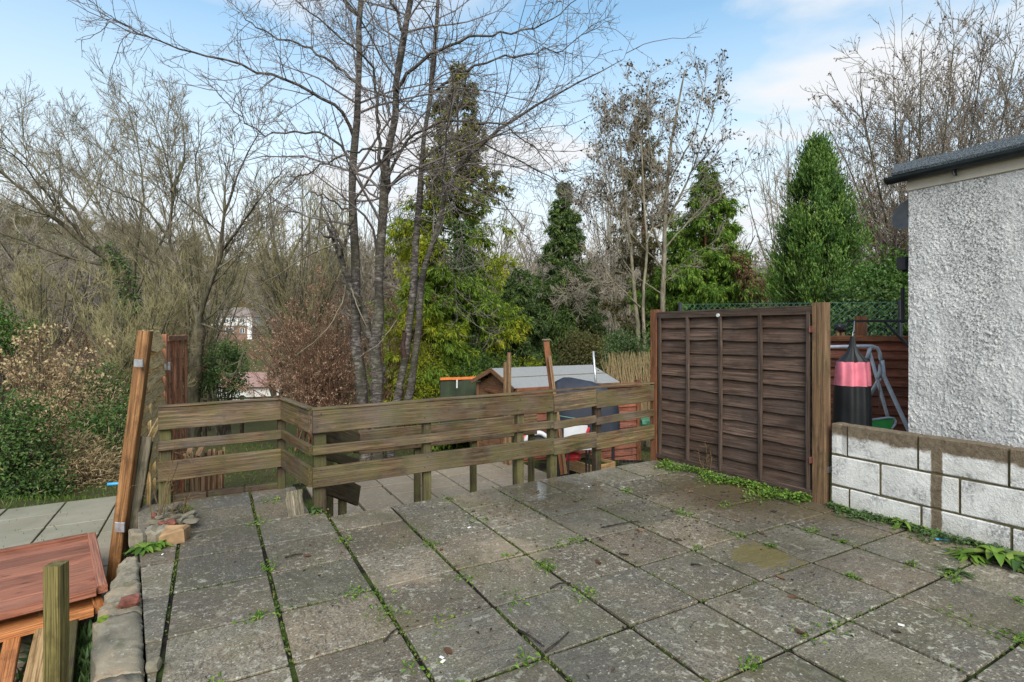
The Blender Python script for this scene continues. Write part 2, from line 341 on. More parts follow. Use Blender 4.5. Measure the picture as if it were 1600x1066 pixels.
    M['wire_green'] = plain('wire_green', (.09, .2, .16), .5, .2)
    M['wire_grey'] = plain('wire_grey', (.12, .13, .13), .5, .2)
    M['black_cloth'] = plain('black_cloth', (.012, .013, .014), .45, .3, 6, bump=.5)
    M['pink_cloth'] = plain('pink_cloth', (.62, .17, .22), .6, .22, 7, bump=.4)
    M['green_plastic'] = plain('green_plastic', (.035, .3, .03), .4, .15)
    M['red_plastic'] = plain('red_plastic', (.6, .03, .035), .35, .15)
    M['white_plastic'] = plain('white_plastic', (.5, .51, .52), .4, .06)
    M['blue_plastic'] = plain('blue_plastic', (.05, .3, .6), .4, .1)
    M['paper'] = plain('paper', (.65, .63, .58), .8, .1)
    M['cover_blue'] = plain('cover_blue', (.024, .028, .04), .65, .3, 3, bump=.6)
    M['tarp_green'] = plain('tarp_green', (.03, .042, .022), .7, .25, 4)
    M['orange_web'] = plain('orange_web', (.62, .17, .04), .6, .15)
    M['felt_roof'] = plain('shed_felt', (.22, .225, .225), .85, .1, 30, bump=.4)
    m = Mat('mineral_felt'); wc = m.coord((1, 1, 1), 'World'); a = m.noise(wc, 120, 3, .7); c = m.mix(m.ramp(a, (.4, 0), (.6, 1)), (.016, .021, .024), (.115, .135, .15)); M['felt'] = m.fin(c, .9, m.bump(a, .8, .006))
    M['gutter'] = plain('gutter', (.018, .024, .027), .35, .3, 10)
    M['cream'] = plain('cream_paint', (.5, .45, .37), .7, .12, 5)
    # rough-cast render
    m = Mat('render'); wc = m.coord((1, 1, 1), 'World'); a = m.noise(wc, 4, 6, .65); b = m.noise(wc, 90, 4, .7); d = m.noise(m.coord((1, 1, .3), 'World'), 2.4, 6, .65)
    c = m.mix(m.ramp(a, (.35, 0), (.65, 1)), (.52, .517, .505), (.68, .675, .655)); grime = m.math('MULTIPLY', m.ramp(d, (.44, .3), (.6, 1)), m.ramp(m.noise(wc, 75, 4, .75), (.47, .0), (.57, 1)))
    c = m.mix(m.math('MULTIPLY', grime, .85), c, (.1, .1, .1)); c = m.mix(m.math('MULTIPLY', m.ramp(b, (.6, 0), (.75, 1)), .3), c, (.5, .45, .32))
    M['render'] = m.fin(c, .9, m.bump(b, .9, .012))
    for nm, col in (('crown_brown', (.26, .115, .05)),): pass
def block_mat(p0, d, ztop):
    """white masonry paint with bare concrete along the top of the wall and down one strip"""
    m = Mat('painted_block'); wc = m.coord((1, 1, 1), 'World'); a = m.noise(wc, 30, 6, .7); e = m.noise(wc, 14, 5, .65); f = m.noise(wc, 120, 3, .7)
    pos = m.n('ShaderNodeNewGeometry').outputs['Position']
    sp = m.n('ShaderNodeSeparateXYZ'); m.l(pos, sp.inputs[0])
    dv = m.n('ShaderNodeVectorMath', operation='DOT_PRODUCT'); m.l(pos, dv.inputs[0]); dv.inputs[1].default_value = tuple(d)
    along = m.math('SUBTRACT', dv.outputs['Value'], float(p0@d))
    ee = m.math('MULTIPLY', m.math('SUBTRACT', e, .5), .075)
    slow = m.math('MULTIPLY', m.math('SUBTRACT', m.noise(wc, 2.6, 3), .5), .12)
    zz = m.math('ADD', m.math('ADD', sp.outputs['Z'], ee), slow)
    top = m.ramp(m.math('ADD', m.math('SUBTRACT', zz, ztop-.1), .5), (.488, 0), (.512, 1))
    off = m.math('ABSOLUTE', m.math('SUBTRACT', m.math('ADD', along, m.math('MULTIPLY', ee, .35)), .668)); strip = m.ramp(off, (.029, 1), (.033, 0))
    bare = m.math('MAXIMUM', top, strip)
    white = m.mix(m.ramp(m.noise(wc, 6, 5), (.35, 0), (.7, 1)), (.55, .54, .51), (.7, .69, .665))
    grime = m.math('MULTIPLY', m.ramp(m.noise(wc, 5.2, 6, .65), (.46, .05), (.62, 1)), m.ramp(m.noise(wc, 60, 5, .75), (.43, .0), (.57, 1))); white = m.mix(m.math('MULTIPLY', grime, .8), white, (.17, .17, .18))
    low = m.ramp(m.math('ADD', sp.outputs['Z'], m.math('MULTIPLY', ee, 1.5)), (.0, .75), (.11, 0)); white = m.mix(m.math('MULTIPLY', low, .55), white, (.27, .25, .15))
    brown = m.mix(m.ramp(a, (.3, 0), (.7, 1)), (.085, .063, .04), (.2, .155, .105))
    c = m.mix(bare, white, brown)
    return m.fin(c, .85, m.bump(m.math('ADD', a, m.math('MULTIPLY', f, .4)), .8, .012))
make_mats()
# ================================================================ terrain
_ty = [-60, 0, 5, 8, 12, 20, 35, 60, 85, 110, 135, 165, 210, 270, 400, 900]
_tz = [-.8, -.78, -.78, -.8, -1.35, -2.6, -4.4, -6, -5.8, -3.2, -.3, 8, 23, 36, 45, 50]
FP0, FP1 = gp(1283, 785), gp(1025, 718)                 # right-hand fence posts
def sstep(a, b, x): t = np.clip((x-a)/(b-a), 0, 1); return t*t*(3-2*t)
def zt(x, y):
    x = np.asarray(x, float); y = np.asarray(y, float)
    z = np.interp(y, _ty, _tz)
    hillk = np.interp(x/np.maximum(y, 60), [-1, -.9, -.5, 0, .5, 1], [1.75, 1.65, 1., .8, .65, .5])
    z = np.where(z > -2, np.where(y > 120, -.3+(z+.3)*hillk, z), z)
    i = ((x-O0[0])*E1[0]+(y-O0[1])*E1[1])/SL
    j = ((x-O0[0])*E2[0]+(y-O0[1])*E2[1])/SL
    right = sstep(7.2, 8.6, i)*(1-sstep(9, 22, y))*(1-sstep(2.6, 4.4, j)); z = z+(.62)*right
    left = (1-sstep(-3.9, -3.3, i))*(1-sstep(5.9, 6.8, y)); z = z+.215*left
    z = z+.05*np.sin(x*1.7+y)*sstep(8, 12, y)+.35*np.sin(x*.21+1)*np.sin(y*.17)*sstep(15, 40, y)
    return z
def graded(a, b, c0, fine, grow=1.12):
    out = [c0]; s = fine
    while out[-1] < b: out.append(out[-1]+s); s *= grow
    lo = [c0]; s = fine
    while lo[-1] > a: lo.append(lo[-1]-s); s *= grow
    return np.array(sorted(set(lo[1:]+out)))
gx = graded(-700, 700, -1., .45, 1.06); gy = graded(-60, 900, 5., .4, 1.05)
XX, YY = np.meshgrid(gx, gy, indexing='ij'); ZZ = zt(XX, YY)
nx_, ny_ = XX.shape; idx = np.arange(nx_*ny_).reshape(nx_, ny_)
fq = np.stack([idx[:-1, :-1], idx[1:, :-1], idx[1:, 1:], idx[:-1, 1:]], -1).reshape(-1, 4)
structure(Geo().add(np.stack([XX, YY, ZZ], -1), fq, smooth=True).obj('ground', M['ground']))
# ================================================================ upper patio
KI0, KI1 = gp(219, 872), gp(231, 1070)                # inner edge of the concrete edging
kd = nrm(KI1-KI0)                                       # towards the camera
EA0, EA1 = gp(500, 811), gp(1030, 717); ead = nrm(EA1-EA0)
TA0, TA1 = gp(262, 785), gp(437, 763); tad = nrm(TA1-TA0)
fd = nrm(FP0-FP1)                                       # along the right fence, towards the camera
right_pt = FP1+E1*.03
near = -1.2
ic = IJ(gp(486, 806))[0]
bed = [tuple(q[:2]) for q in ((KI0+kd*5), (right_pt+fd*9), (right_pt), EA1, EA0, G(ic, 3.2), TA1, TA0, KI0)]
patio = structure(prism(bed, -1.0, -.0095).obj('patio', M['soil']))
def lap(poly): return abs(sum(poly[a][0]*poly[(a+1) % len(poly)][1]-poly[(a+1) % len(poly)][0]*poly[a][1] for a in range(len(poly))))/2
SLABS = []
for i in range(-5, 12):
    for j in range(-10, 7):
        g = .0068+RNG.uniform(0, .002); ga = .0066+RNG.uniform(0, .0015)
        if i in (-3, -2, -1, 2) : g *= 1.25
        q = [G(i, j)+E1*g+E2*ga, G(i+1, j)-E1*g+E2*ga, G(i+1, j+1)-E1*g-E2*ga, G(i, j+1)+E1*g-E2*ga]
        q = [tuple(p[:2]) for p in q]
        q = clip(q, KI0, kd)
        if i <= -2:
            if len(q) > 2: q = clip(q, TA0-tad*2, -tad*1. if False else tad) if False else clip(q, TA1, -tad)
            if i == -2 and j >= 3 and len(q) > 2: q = clip(q, G(ic, 0), E2)
        else:
            if len(q) > 2: q = clip(q, EA1, -ead)
        if len(q) > 2: q = clip(q, right_pt-E1*.03, -fd)
        if len(q) > 2: q = clip(q, (0, near), (1, 0))
        if len(q) < 3 or lap(q) < .006: continue
        c = np.array(q).mean(0); n = len(q)
        if abs(sum(q[a][0]*q[(a+1) % n][1]-q[(a+1) % n][0]*q[a][1] for a in range(n))) < 1e-4: continue
        k = RNG.integers(0, 4)*math.pi/2+TH; cs, sn = math.cos(-k), math.sin(-k)
        loc = np.array([((p[0]-c[0])*cs-(p[1]-c[1])*sn, (p[0]-c[0])*sn+(p[1]-c[1])*cs) for p in q])
        # chip the corners and wander the edges a little
        ext = []
        for a in range(n):
            p, p2 = loc[a], loc[(a+1) % n]; L = np.linalg.norm(p2-p)
            if L < .03: ext.append(p); continue
            d = (p2-p)/L; nn = A(-d[1], d[0]); ct = RNG.uniform(.004, .014)
            ext.append(p+d*ct); ext.append(p+(p2-p)*.5+nn*RNG.uniform(0, .0025)); ext.append(p2-d*RNG.uniform(.004, .012))
        g_ = prism(ext, -.06, 0, .003, .0008)
        o = g_.obj('slab', M['slab'], patio, (c[0], c[1], RNG.normal(0, .0018)), (RNG.normal(0, .0035), RNG.normal(0, .0035), k))
        SLABS.append((i, j, o))
# ================================================================ concrete edging along the left side
EB = [gp(190, 884), gp(172, 925), gp(153, 969), gp(151, 1066)]
eb_d = nrm(EB[3]-EB[2])
edge = thing('concrete_edging', tuple(gp(185, 970))[:2]+(-.6,), 'broken rough concrete edging along the left side of the patio', 'edging')
inner = [KI0+kd*t for t in (-.02, .33, .74, 1.3, 2.9)]; outer = [gp(194, 876), gp(172, 925), gp(152, 972), gp(150, 1066), gp(150, 1066)+kd*2.2]
for a in range(4):
    q0, q1, q2, q3 = outer[a], outer[a+1], inner[a+1], inner[a]
    nU, nV = 26, 11; us = np.linspace(0, 1, nU); vs = np.linspace(0, 1, nV); V = []
    for u in us:
        o_ = q0+(q1-q0)*u; i_ = q3+(q2-q3)*u-E1*.008
        for v in vs:
            p = o_+(i_-o_)*v; z = .012+RNG.normal(0, .0022)+.003*math.sin(u*9+a*2+v*4)*math.sin(v*7+a)-(.016 if v in (0., 1.) else .003 if v in (vs[1], vs[-2]) else 0)
            p = p+A(*RNG.normal(0, .003, 2), 0)
            if v == 0: p = p-E1*(.008+.008*math.sin(u*11+a))
            V.append((p[0], p[1], z))
    V = np.array(V); ctr = V.mean(0); low = V.copy(); low[:, 2] = -.62
    ids = np.arange(nU*nV).reshape(nU, nV); f = [(ids[u, v], ids[u+1, v], ids[u+1, v+1], ids[u, v+1]) for u in range(nU-1) for v in range(nV-1)]
    g = Geo().add(np.concatenate([V, low])-ctr, f, smooth=True)
    ring = [ids[u, 0] for u in range(nU)]+[ids[-1, v] for v in range(1, nV)]+[ids[u, -1] for u in range(nU-2, -1, -1)]+[ids[0, v] for v in range(nV-2, 0, -1)]
    m_ = nU*nV; sf = [(ring[k], ring[k]+m_, ring[(k+1) % len(ring)]+m_, ring[(k+1) % len(ring)]) for k in range(len(ring))]
    g.f.append(np.array(sf)); g.fs.append(np.full(len(sf), False))
    g.obj('concrete_block', M['edging'], edge, ctr)
brk = gp(203, 940, .03)
def rock(name, c, size, mat, parent=None, seed=0, flat=1., rot=0.):
    r = np.random.default_rng(seed); import bmesh
    bm = bmesh.new(); bmesh.ops.create_icosphere(bm, subdivisions=2, radius=1)
    for v in bm.verts:
        k = np.array(v.co); k = np.sign(k)*np.abs(k)**.6
        k = k*(1+.12*r.normal(size=3)); v.co = (k[0]*size[0]/2, k[1]*size[1]/2, k[2]*size[2]/2)
    me = bpy.data.meshes.new(name); bm.to_mesh(me); bm.free()
    return link(name, me, mat, parent, c, (r.normal(0, .1), r.normal(0, .1), rot))
M['brick_red'] = plain('broken_brick', (.15, .055, .038), .9, .4, 25, bump=.8)
M['stone_tan'] = plain('broken_stone', (.26, .165, .085), .85, .45, 9, bump=.8)
M['stone_grey'] = plain('grey_stone', (.14, .125, .09), .9, .45, 12, bump=.9)
tag(rock('brick_fragment', brk, (.085, .06, .05), M['brick_red'], None, 3, rot=.6), 'small broken red brick piece bedded in the concrete edging', 'brick')
# tan broken stone on the slab by the leaning post
p = gp(272, 846)
bs = prism([(-.075, -.045), (.06, -.06), (.085, .03), (-.055, .06)], -.05, .03, .012, .006)
tag(bs.obj('broken_stone', M['stone_tan'], None, p+UP*.052, (.06, -.05, .45)), 'tan broken stone block lying on slab by the rubble', 'stone')
tag(rock('stone', gp(240, 1047)+UP*.02, (.05, .06, .05), M['stone_grey'], None, 9, rot=.3), 'small grey pebble in gap beside the concrete edging', 'stone')
slab_up = thing('broken_kerb', gp(245, 838), 'pale broken concrete kerb pieces below the rubble heap', 'kerb')
board('kerb_piece', gp(203, 846, .03)+UP*.0, gp(226, 841, .03), .1, .12, M['edging'], slab_up, segs=4, jit=.006, ch=.012)
board('kerb_piece', gp(228, 840, .03), gp(262, 835, .03), .1, .12, M['edging'], slab_up, segs=4, jit=.006, ch=.012)
rub = thing('rubble_heap', gp(262, 822), 'low heap of broken stones and tiles behind the leaning post', 'rubble')
for k in range(26):
    c = gp(RNG.uniform(240, 300), RNG.uniform(806, 828))
    rock('stone', c+UP*RNG.uniform(0, .07), RNG.uniform(.03, .1, 3)*A(1.3, 1, .5), M['brick_red'] if k % 5 == 0 else M['stone_grey'], rub, 40+k, rot=RNG.uniform(0, 3))
# ================================================================ lower paving
ZL = -.5; ZB = -.72
lowl = structure(prism([tuple(q[:2]) for q in (A(-1.75, 1.0), A(-1.75, 1.6), A(-2.2, 3.0), A(-2.9, 4.2), A(-3.9, 6.06), A(-12, 1.0))], ZL-.3, ZL-.03).obj('lower_path', M['soil']))
Lc = gp(103.6, 784, ZL)
wd, rd = .47, .43
for i in range(-8, 3):
    for j in range(0, 9):
        b0 = Lc+E1*wd*i-E2*rd*(j+1)
        q = [b0+E1*.007+E2*.005, b0+E1*(wd-.007)+E2*.005, b0+E1*(wd-.007)+E2*(rd-.005), b0+E1*.007+E2*(rd-.005)]
        q = clip([tuple(p[:2]) for p in q], (-2.15, 2.8), (-.56, .83))
        if len(q) > 2: q = clip(q, (-20, .8), (1, 0))
        if len(q) < 3 or lap(q) < .01: continue
        c = np.array(q).mean(0)
        if (c[0])/max(c[1], .3) < -1.35: continue
        prism(np.array(q)-c, -.05, 0, .004, .001).obj('slab', M['slab_pale'], lowl, (c[0], c[1], ZL+RNG.normal(0, .003)), (RNG.normal(0, .006), RNG.normal(0, .006), 0))
lowb = structure(prism([tuple(q[:2]) for q in (EA0+E1*.2+E2*.02, EA1+E2*.02+E1*2., EA1+E2*2.4+E1*2., EA0+E1*3.6+E2*3.7, EA0+E2*3.85+E1*.3)], ZB-.3, ZB-.03).obj('lower_patio', M['soil']))
Bc = gp(598, 759, ZB)
for i in range(-8, 12):
    for j in range(-9, 8):
        b0 = Bc+SL*(i*E1+j*E2)
        e = (b0+SL*.5*(E1+E2)-EA0); s1, s2 = e@E1, e@E2
        if s2 < .1 or s1 < .45 or s1 > 5.6 or s2 > (3.75 if s1 < 3.5 else 2.3): continue
        q = [b0+E1*.011+E2*.011, b0+E1*(SL-.011)+E2*.011, b0+E1*(SL-.011)+E2*(SL-.011), b0+E1*.011+E2*(SL-.011)]
        c = b0+SL*.5*(E1+E2)
        prism(np.array(q)[:, :2]-c[:2], -.05, 0, .004, .001).obj('slab', M['slab_low'], lowb, (c[0], c[1], ZB+RNG.normal(0, .004)), (RNG.normal(0, .007), RNG.normal(0, .007), 0))
# ================================================================ front timber railing
R0 = gp(488, 806)+E2*.03; R1 = gp(1047, 716)+E2*.03; rdv = nrm(R1-R0); rn = A(rdv[1], -rdv[0], 0)   # rn faces the camera
rail = thing('timber_railing', R0-UP*.0, 'weathered three-board timber railing along the patio edge with angled corner', 'railing')
def on_line(P, d, x):
    """point of the line P + t d that the photo column x passes through"""
    k = (x-CX)/F; t = (k*P[1]-P[0])/(d[0]-k*d[1]); return P+d*t
RAILS = ((.662, .165, 'rail'), (.457, .07, 'rail'), (.262, .147, 'rail'))
cuts = [488, 864, 930.5, 1048]; RB = []
for z, h, mt in RAILS:
    for a in range(3):
        p0, p1 = on_line(R0, rdv, cuts[a]), on_line(R0, rdv, cuts[a+1]); g = rdv*.002
        RB.append((cuts[a+1], z)); o_ = board('rail_board', p0+g+UP*z, p1-g+UP*(z+.012*(a+1)), h+RNG.normal(0, .003), .032, M[mt], rail, segs=4, jit=.002, ch=.004); RB[-1] += (o_,)
# cap strip along the top
p0, p1 = on_line(R0, rdv, 487), on_line(R0, rdv, 1047)
board('cap_strip', p0+UP*.7545-rn*.012, p1+UP*.7895-rn*.012, .018, .062, M['rail'], rail, segs=8, jit=.0012)
for x, wdt, mt in ((499, .085, 'rail_dark'), (666, .062, 'mossy_post'), (811, .065, 'mossy_post'), (862, .072, 'mossy_post'), (932, .068, 'rail_dark'), (1038, .06, 'rail_dark')):
    c = on_line(R0-rn*(.018+wdt/2), rdv, x)
    board('post', c+UP*(-.8), c+UP*.725, wdt, wdt, M[mt], rail, up=tuple(rdv), segs=3)
nail_me = None
for x in (499, 666, 811, 862, 932, 1038):
    for z, h, mt in RAILS:
        for s in (-1, 1):
            c = on_line(R0+rn*.0165, rdv, x)+rdv*.012*s+UP*(z+.012+s*h*.27)
            if nail_me is None: o = tube_obj('nail', [A(0, 0, 0), rn*.003], .0045, M['black_metal'], rail, 6); nail_me = o.data; bpy.data.objects.remove(o)
            link('nail', nail_me, None, next(b for xr, zz, b in RB if zz == z and x < xr), c)
# angled section and the left section
Q0 = gp(441, 765); Q1 = on_line(Q0, -E1, 247)
lnz = A(E1[1], -E1[0], 0)
for z, h, mt in RAILS:
    d = nrm(Q0-R0); s = A(-d[1], d[0], 0)
    board('rail_board', R0+d*.02+UP*(z)+s*.0, Q0-d*.005+UP*(z+.004), h, .03, M[mt], rail, segs=3, jit=.002)
    board('rail_board', Q0-E1*.012+UP*(z+.004), Q1+UP*(z-.006), h+.004, .032, M[mt], rail, segs=4, jit=.002)
board('cap_strip', R0+UP*.756+d*.035, Q0+UP*.756, .017, .055, M['rail'], rail)
board('cap_strip', Q0-E1*.03+UP*.758, Q1+UP*.748, .017, .055, M['rail'], rail)
c = Q0+E2*.055+E1*.0; board('post', c-UP*.8, c+UP*.72, .06, .06, M['rail_dark'], rail, up=tuple(E1))
c = on_line(Q0+E2*.06, -E1, 258); board('post', c-UP*.8, c+UP*.72, .08, .08, M['mossy_post'], rail, up=tuple(E1))
# sloping return boards and the lower rear railing beside the steps
rear = thing('step_handrail', px(559, 774, 4.75)*A(1, 1, 0)+UP*ZB, 'mossy lower handrail behind the front railing with sloping boards', 'railing')
B0 = px(560, 690, 4.75); B1 = on_line(B0, E1, 838)
board('rail_board', B0+UP*(.33-B0[2]), B1+UP*(.34-B1[2]+0), .21, .03, M['rail'], rear, segs=4, jit=.002)
cst = on_line(R0-rn*.12, rdv, 505)
for (ya, yb, xe), h in (((.58, .33, 559), .17), ((.40, .16, 558), .075), ((.2, -.13, 559.5), .17)):
    e = px(xe, 700, 4.72); board('rail_board', A(cst[0], cst[1], ya), A(e[0], e[1], yb), h, .03, M['rail'], rear, segs=3)
for x in (514, 535): 
    c = px(x, 700, 4.45); c[2] = 0; board('post', c+UP*ZB, c+UP*.45, .06, .06, M['mossy_post'], rear, up=tuple(E1))
for x in (652, 740, 806, 830):
    c = on_line(B0+E2*.05, E1, x); c[2] = 0; board('post', c+UP*ZB, c+UP*.40, .055, .055, M['mossy_post'], rear, up=tuple(E1))
# loose weathered plank stump beside the corner post
c = gp(466, 806); t_ = nrm(A(-.12, .18, 1.))
tag(board('plank', c-UP*.06, px(459, 768, c[1]+.1), .115, .035, M['grey_plank'], None, up=tuple(E1), segs=4, jit=.004, ch=.008), 'short weathered split plank standing at the railing corner', 'plank')
# edging stones at the back of the left part of the patio
be = thing('edging_strip', TA0*A(1, 1, 0), 'narrow dark stone edging behind the left railing section', 'edging')
for a in range(3):
    p0 = TA0+(TA1-TA0)*(a/3+.01)+E2*.03; p1 = TA0+(TA1-TA0)*((a+1)/3-.01)+E2*.03; board('edging_stone', p0+UP*.0, p1+UP*.0, .09, .05, M['rail_dark'], be, segs=3, jit=.003, ch=.008)
# ================================================================ right-hand dark lap fence
def lap_fence(name, P0, P1, ztop, zbot, label, cat, mats, nb, battens, posts=(), wav=.012, face=1, group=None, top_rail=True, lean=0., th=.012, frame_h=.05):
    """P0 to P1 seen from the side n; overlapping wavy boards, battens, frame; posts = [(t, z0, z1, w, mat)]"""
    P0 = P0*A(1, 1, 0); P1 = P1*A(1, 1, 0); d = nrm(P1-P0); L = np.linalg.norm(P1-P0); n = A(d[1], -d[0], 0)*face
    root = thing(name, (P0+P1)/2+UP*zbot, label, cat, group)
    bh = (ztop-zbot-.06)/nb
    for k in range(nb):
        zc = zbot+.03+bh*(k+.5); tilt = nrm(UP-n*.2)
        o = board('lap_board', P0+UP*(zc+RNG.normal(0, .004))+n*.004, P1+UP*(zc+RNG.normal(0, .004))+n*.004, bh*1.22, th, mats[0], root, up=tuple(tilt), segs=7, jit=.001, wav=wav, ch=.002)
    for t in battens:
        c = P0+(P1-P0)*t+n*.03; board('batten', c+UP*(zbot+.02), c+UP*(ztop-.03), .03, .03, mats[1], root, up=tuple(d), segs=2)
    if top_rail:
        board('top_rail', P0+UP*(ztop-.02)+n*.022, P1+UP*(ztop-.02)+n*.022, frame_h+.02, .046, mats[1], root, segs=3)
        board('bottom_rail', P0+UP*(zbot+.02)+n*.028, P1+UP*(zbot+.02)+n*.028, .05, .03, mats[1], root, segs=3)
    for (t, z0, z1, wd_, mt) in posts:
        c = P0+(P1-P0)*t; board('post', c+UP*z0, c+UP*z1, wd_, wd_, mt, root, up=tuple(d), segs=3, ch=.006)
    return root
ft = lambda x: np.linalg.norm((on_line(FP0, -fd, x)-FP0))/np.linalg.norm(FP1-FP0)
fr = lap_fence('lap_fence', FP0-fd*.05, FP1+fd*.05, 1.50, .04, 'dark brown overlapping board fence panel at the right of the patio', 'fence',
    (M['fence_dark'], M['fence_frame']), 12, [.02, 1-.0-ft(1193)*0-.02]+[ft(x)*1.04-.02 for x in (1193, 1129, 1076.5)], wav=.0085, face=-1 if np.dot(A((FP1-FP0)[1], -(FP1-FP0)[0], 0), -E1) < 0 else 1)
for P, z0, z1, wd_, mt in ((FP0, -.3, 1.537, .095, 'post_brown'), (FP1, -.8, 1.54, .085, 'post_red')):
    o_ = board('post', P*A(1, 1, 0)+UP*z0, P*A(1, 1, 0)+UP*z1, wd_, wd_, M[mt], fr, up=tuple(fd), segs=3, ch=.005)
    if P is FP0: near_post = o_
c = px(1129, 493, 4.85)-E1*.055
tube_obj('badge', [c-E1*.0, c-E1*.012], .016, M['white_plastic'], fr, 12)
for z in (.32, 1.33):
    q = FP0-fd*.0-E1*.051+UP*z; board('clip', q-fd*.06, q-fd*.03, .05, .006, M['brick_red'], near_post)
q = FP0+fd*.051+UP*.26; board('clip', q-E1*.0, q+E1*.05, .045, .006, M['steel'], near_post)
# ================================================================ white painted block wall
WD = nrm(A(.52, -.854, 0)); W0 = gp(1298, 790)*A(1, 1, 0); WN = A(-WD[1]*-1, WD[0], 0); WN = A(WD[1], -WD[0], 0)
if WN@A(-1, -.2, 0) < 0: WN = -WN
ZT = .625; M['block'] = block_mat(W0, WD, ZT)
wall = thing('block_wall', W0, 'low white painted concrete block wall with bare brown top', 'wall')
core = (W0+WD*1.6)-WN*.055
mort = plain('mortar', (.095, .08, .04), .95, .4, 40, bump=.9); M['mortar'] = mort
board('mortar_bed', W0-WN*.05+UP*(.15)+WD*.004, W0+WD*3.2-WN*.05+UP*.15, .92, .084, M['mortar'], wall, segs=2)
for z0, z1, js in ((.392, ZT, (0, .119, .565, 1.027, 1.48, 1.93, 2.38, 2.83, 3.2)), (.163, .385, (0, .337, .79, 1.24, 1.69, 2.14, 2.59, 3.04, 3.2)), (-.066, .156, (0, .133, .583, 1.038, 1.49, 1.94, 2.39, 2.84, 3.2))):
    for a in range(len(js)-1):
        p0 = W0+WD*(js[a]+.008)-WN*.05; p1 = W0+WD*(js[a+1]-.008)-WN*.05
        board('block', p0+UP*(z0+z1)/2, p1+UP*(z0+z1)/2, z1-z0-.006, .1+RNG.uniform(0, .005), M['block'], wall, segs=3, jit=.0018, ch=.007)
# ================================================================ rendered outbuilding
BD = 4.45; K0 = px(1421, 519, BD)*A(1, 1, 0); bdv = -E2; ZE = CH+(HY-295)/F*BD
Bn = -E1
bld = thing('rendered_building', K0-UP*.1, 'white rough-rendered flat roofed building at the right edge', 'building')
nu, nv = 430, 560; Lw = 1.7; Hh = ZE+.2
amp = .65+.7*vnoise((nu, nv), 22, 7)
hf = np.maximum(vnoise((nu, nv), 2.4, 1)*.6+vnoise((nu, nv), 4.6, 2)*.7+np.random.default_rng(4).random((nu, nv))*.2, .66)*.0085*amp
U, Vv = np.meshgrid(np.linspace(0, Lw, nu), np.linspace(-.2, ZE, nv), indexing='ij')
Pw = K0+bdv*U[..., None]+UP*Vv[..., None]+Bn*hf[..., None]
Pw[0, :, :] = Pw[0, :, :]*A(1, 1, 1)+(E2*.004)
ids = np.arange(nu*nv).reshape(nu, nv); f = np.stack([ids[:-1, :-1], ids[:-1, 1:], ids[1:, 1:], ids[1:, :-1]], -1).reshape(-1, 4)
Geo().add(Pw-K0, f[:, ::-1], smooth=True).obj('front_wall', M['render'], bld, K0)
pr = [K0[:2]-Bn[:2]*.004, (K0+bdv*2.6)[:2]-Bn[:2]*.004, (K0+bdv*2.6+E1*3)[:2], (K0+E1*3)[:2]]
prism([tuple(q) for q in pr], -.3, ZE-.01).obj('wall_core', M['render'], bld)
a0 = K0+UP*(ZE+.035)-E1*.005+E2*.01; a1 = a0+bdv*2.62
board('fascia', a0, a1, .115, .03, M['cream'], bld, segs=4)
g0 = K0+UP*(ZE+.105)-E1*.062+E2*.14; g1 = g0+bdv*2.8
tg = np.linspace(math.pi, 2*math.pi, 9)
def channel(p0, p1, r, th, name, mat, par):
    d = nrm(p1-p0); s = A(d[1], -d[0], 0); V = []
    for P in (p0, p1):
        for t in tg: V.append(P+s*math.cos(t)*r+UP*math.sin(t)*r*.9)
        for t in tg[::-1]: V.append(P+s*math.cos(t)*(r-th)+UP*math.sin(t)*(r-th)*.9)
    n = 18; f = [(a, (a+1) % n, n+(a+1) % n, n+a) for a in range(n)]; V = np.array(V); c = V.mean(0)
    g = Geo().add(V-c, f); g.f.append(np.array([list(range(n))[::-1]])); g.fs.append(np.array([False])); return g.obj(name, mat, par, c)
gut = channel(g0, g1, .056, .004, 'gutter', M['gutter'], bld)
q = K0+bdv*.33+UP*(ZE+.02)-E1*.05; board('gutter_bracket', q, q+UP*.07-E1*.0, .05, .012, M['gutter'], gut, up=tuple(E1))
rz = ZE+.115
# felt-covered roof edge: sloping upstand, then the flat deck behind it
r0 = K0+E2*.10; r1 = K0+bdv*2.65
sec = [(-.085, 0), (-.088, .022), (-.02, .105), (.09, .118), (3.0, .10), (3.0, 0)]
for nm, s0, s1 in (('felt_end', r0, r0+bdv*.26), ('felt_roof', r0+bdv*.262, r1)):
    V = []
    for k, P in enumerate((s0, s1)):
        for a, b in sec: V.append(P+E1*a+UP*(rz+b+(.004 if nm == 'felt_end' else 0)))
    V = np.array(V); c = V.mean(0); g = Geo().add(V-c, [(a, (a+1) % 6, 6+(a+1) % 6, 6+a) for a in range(6)])
    g.f.append(np.array([[5, 4, 3, 2, 1, 0]])); g.fs.append(np.array([False])); g.f.append(np.array([[6, 7, 8, 9, 10, 11]])); g.fs.append(np.array([False]))
    g.obj(nm, M['felt'], bld, c)
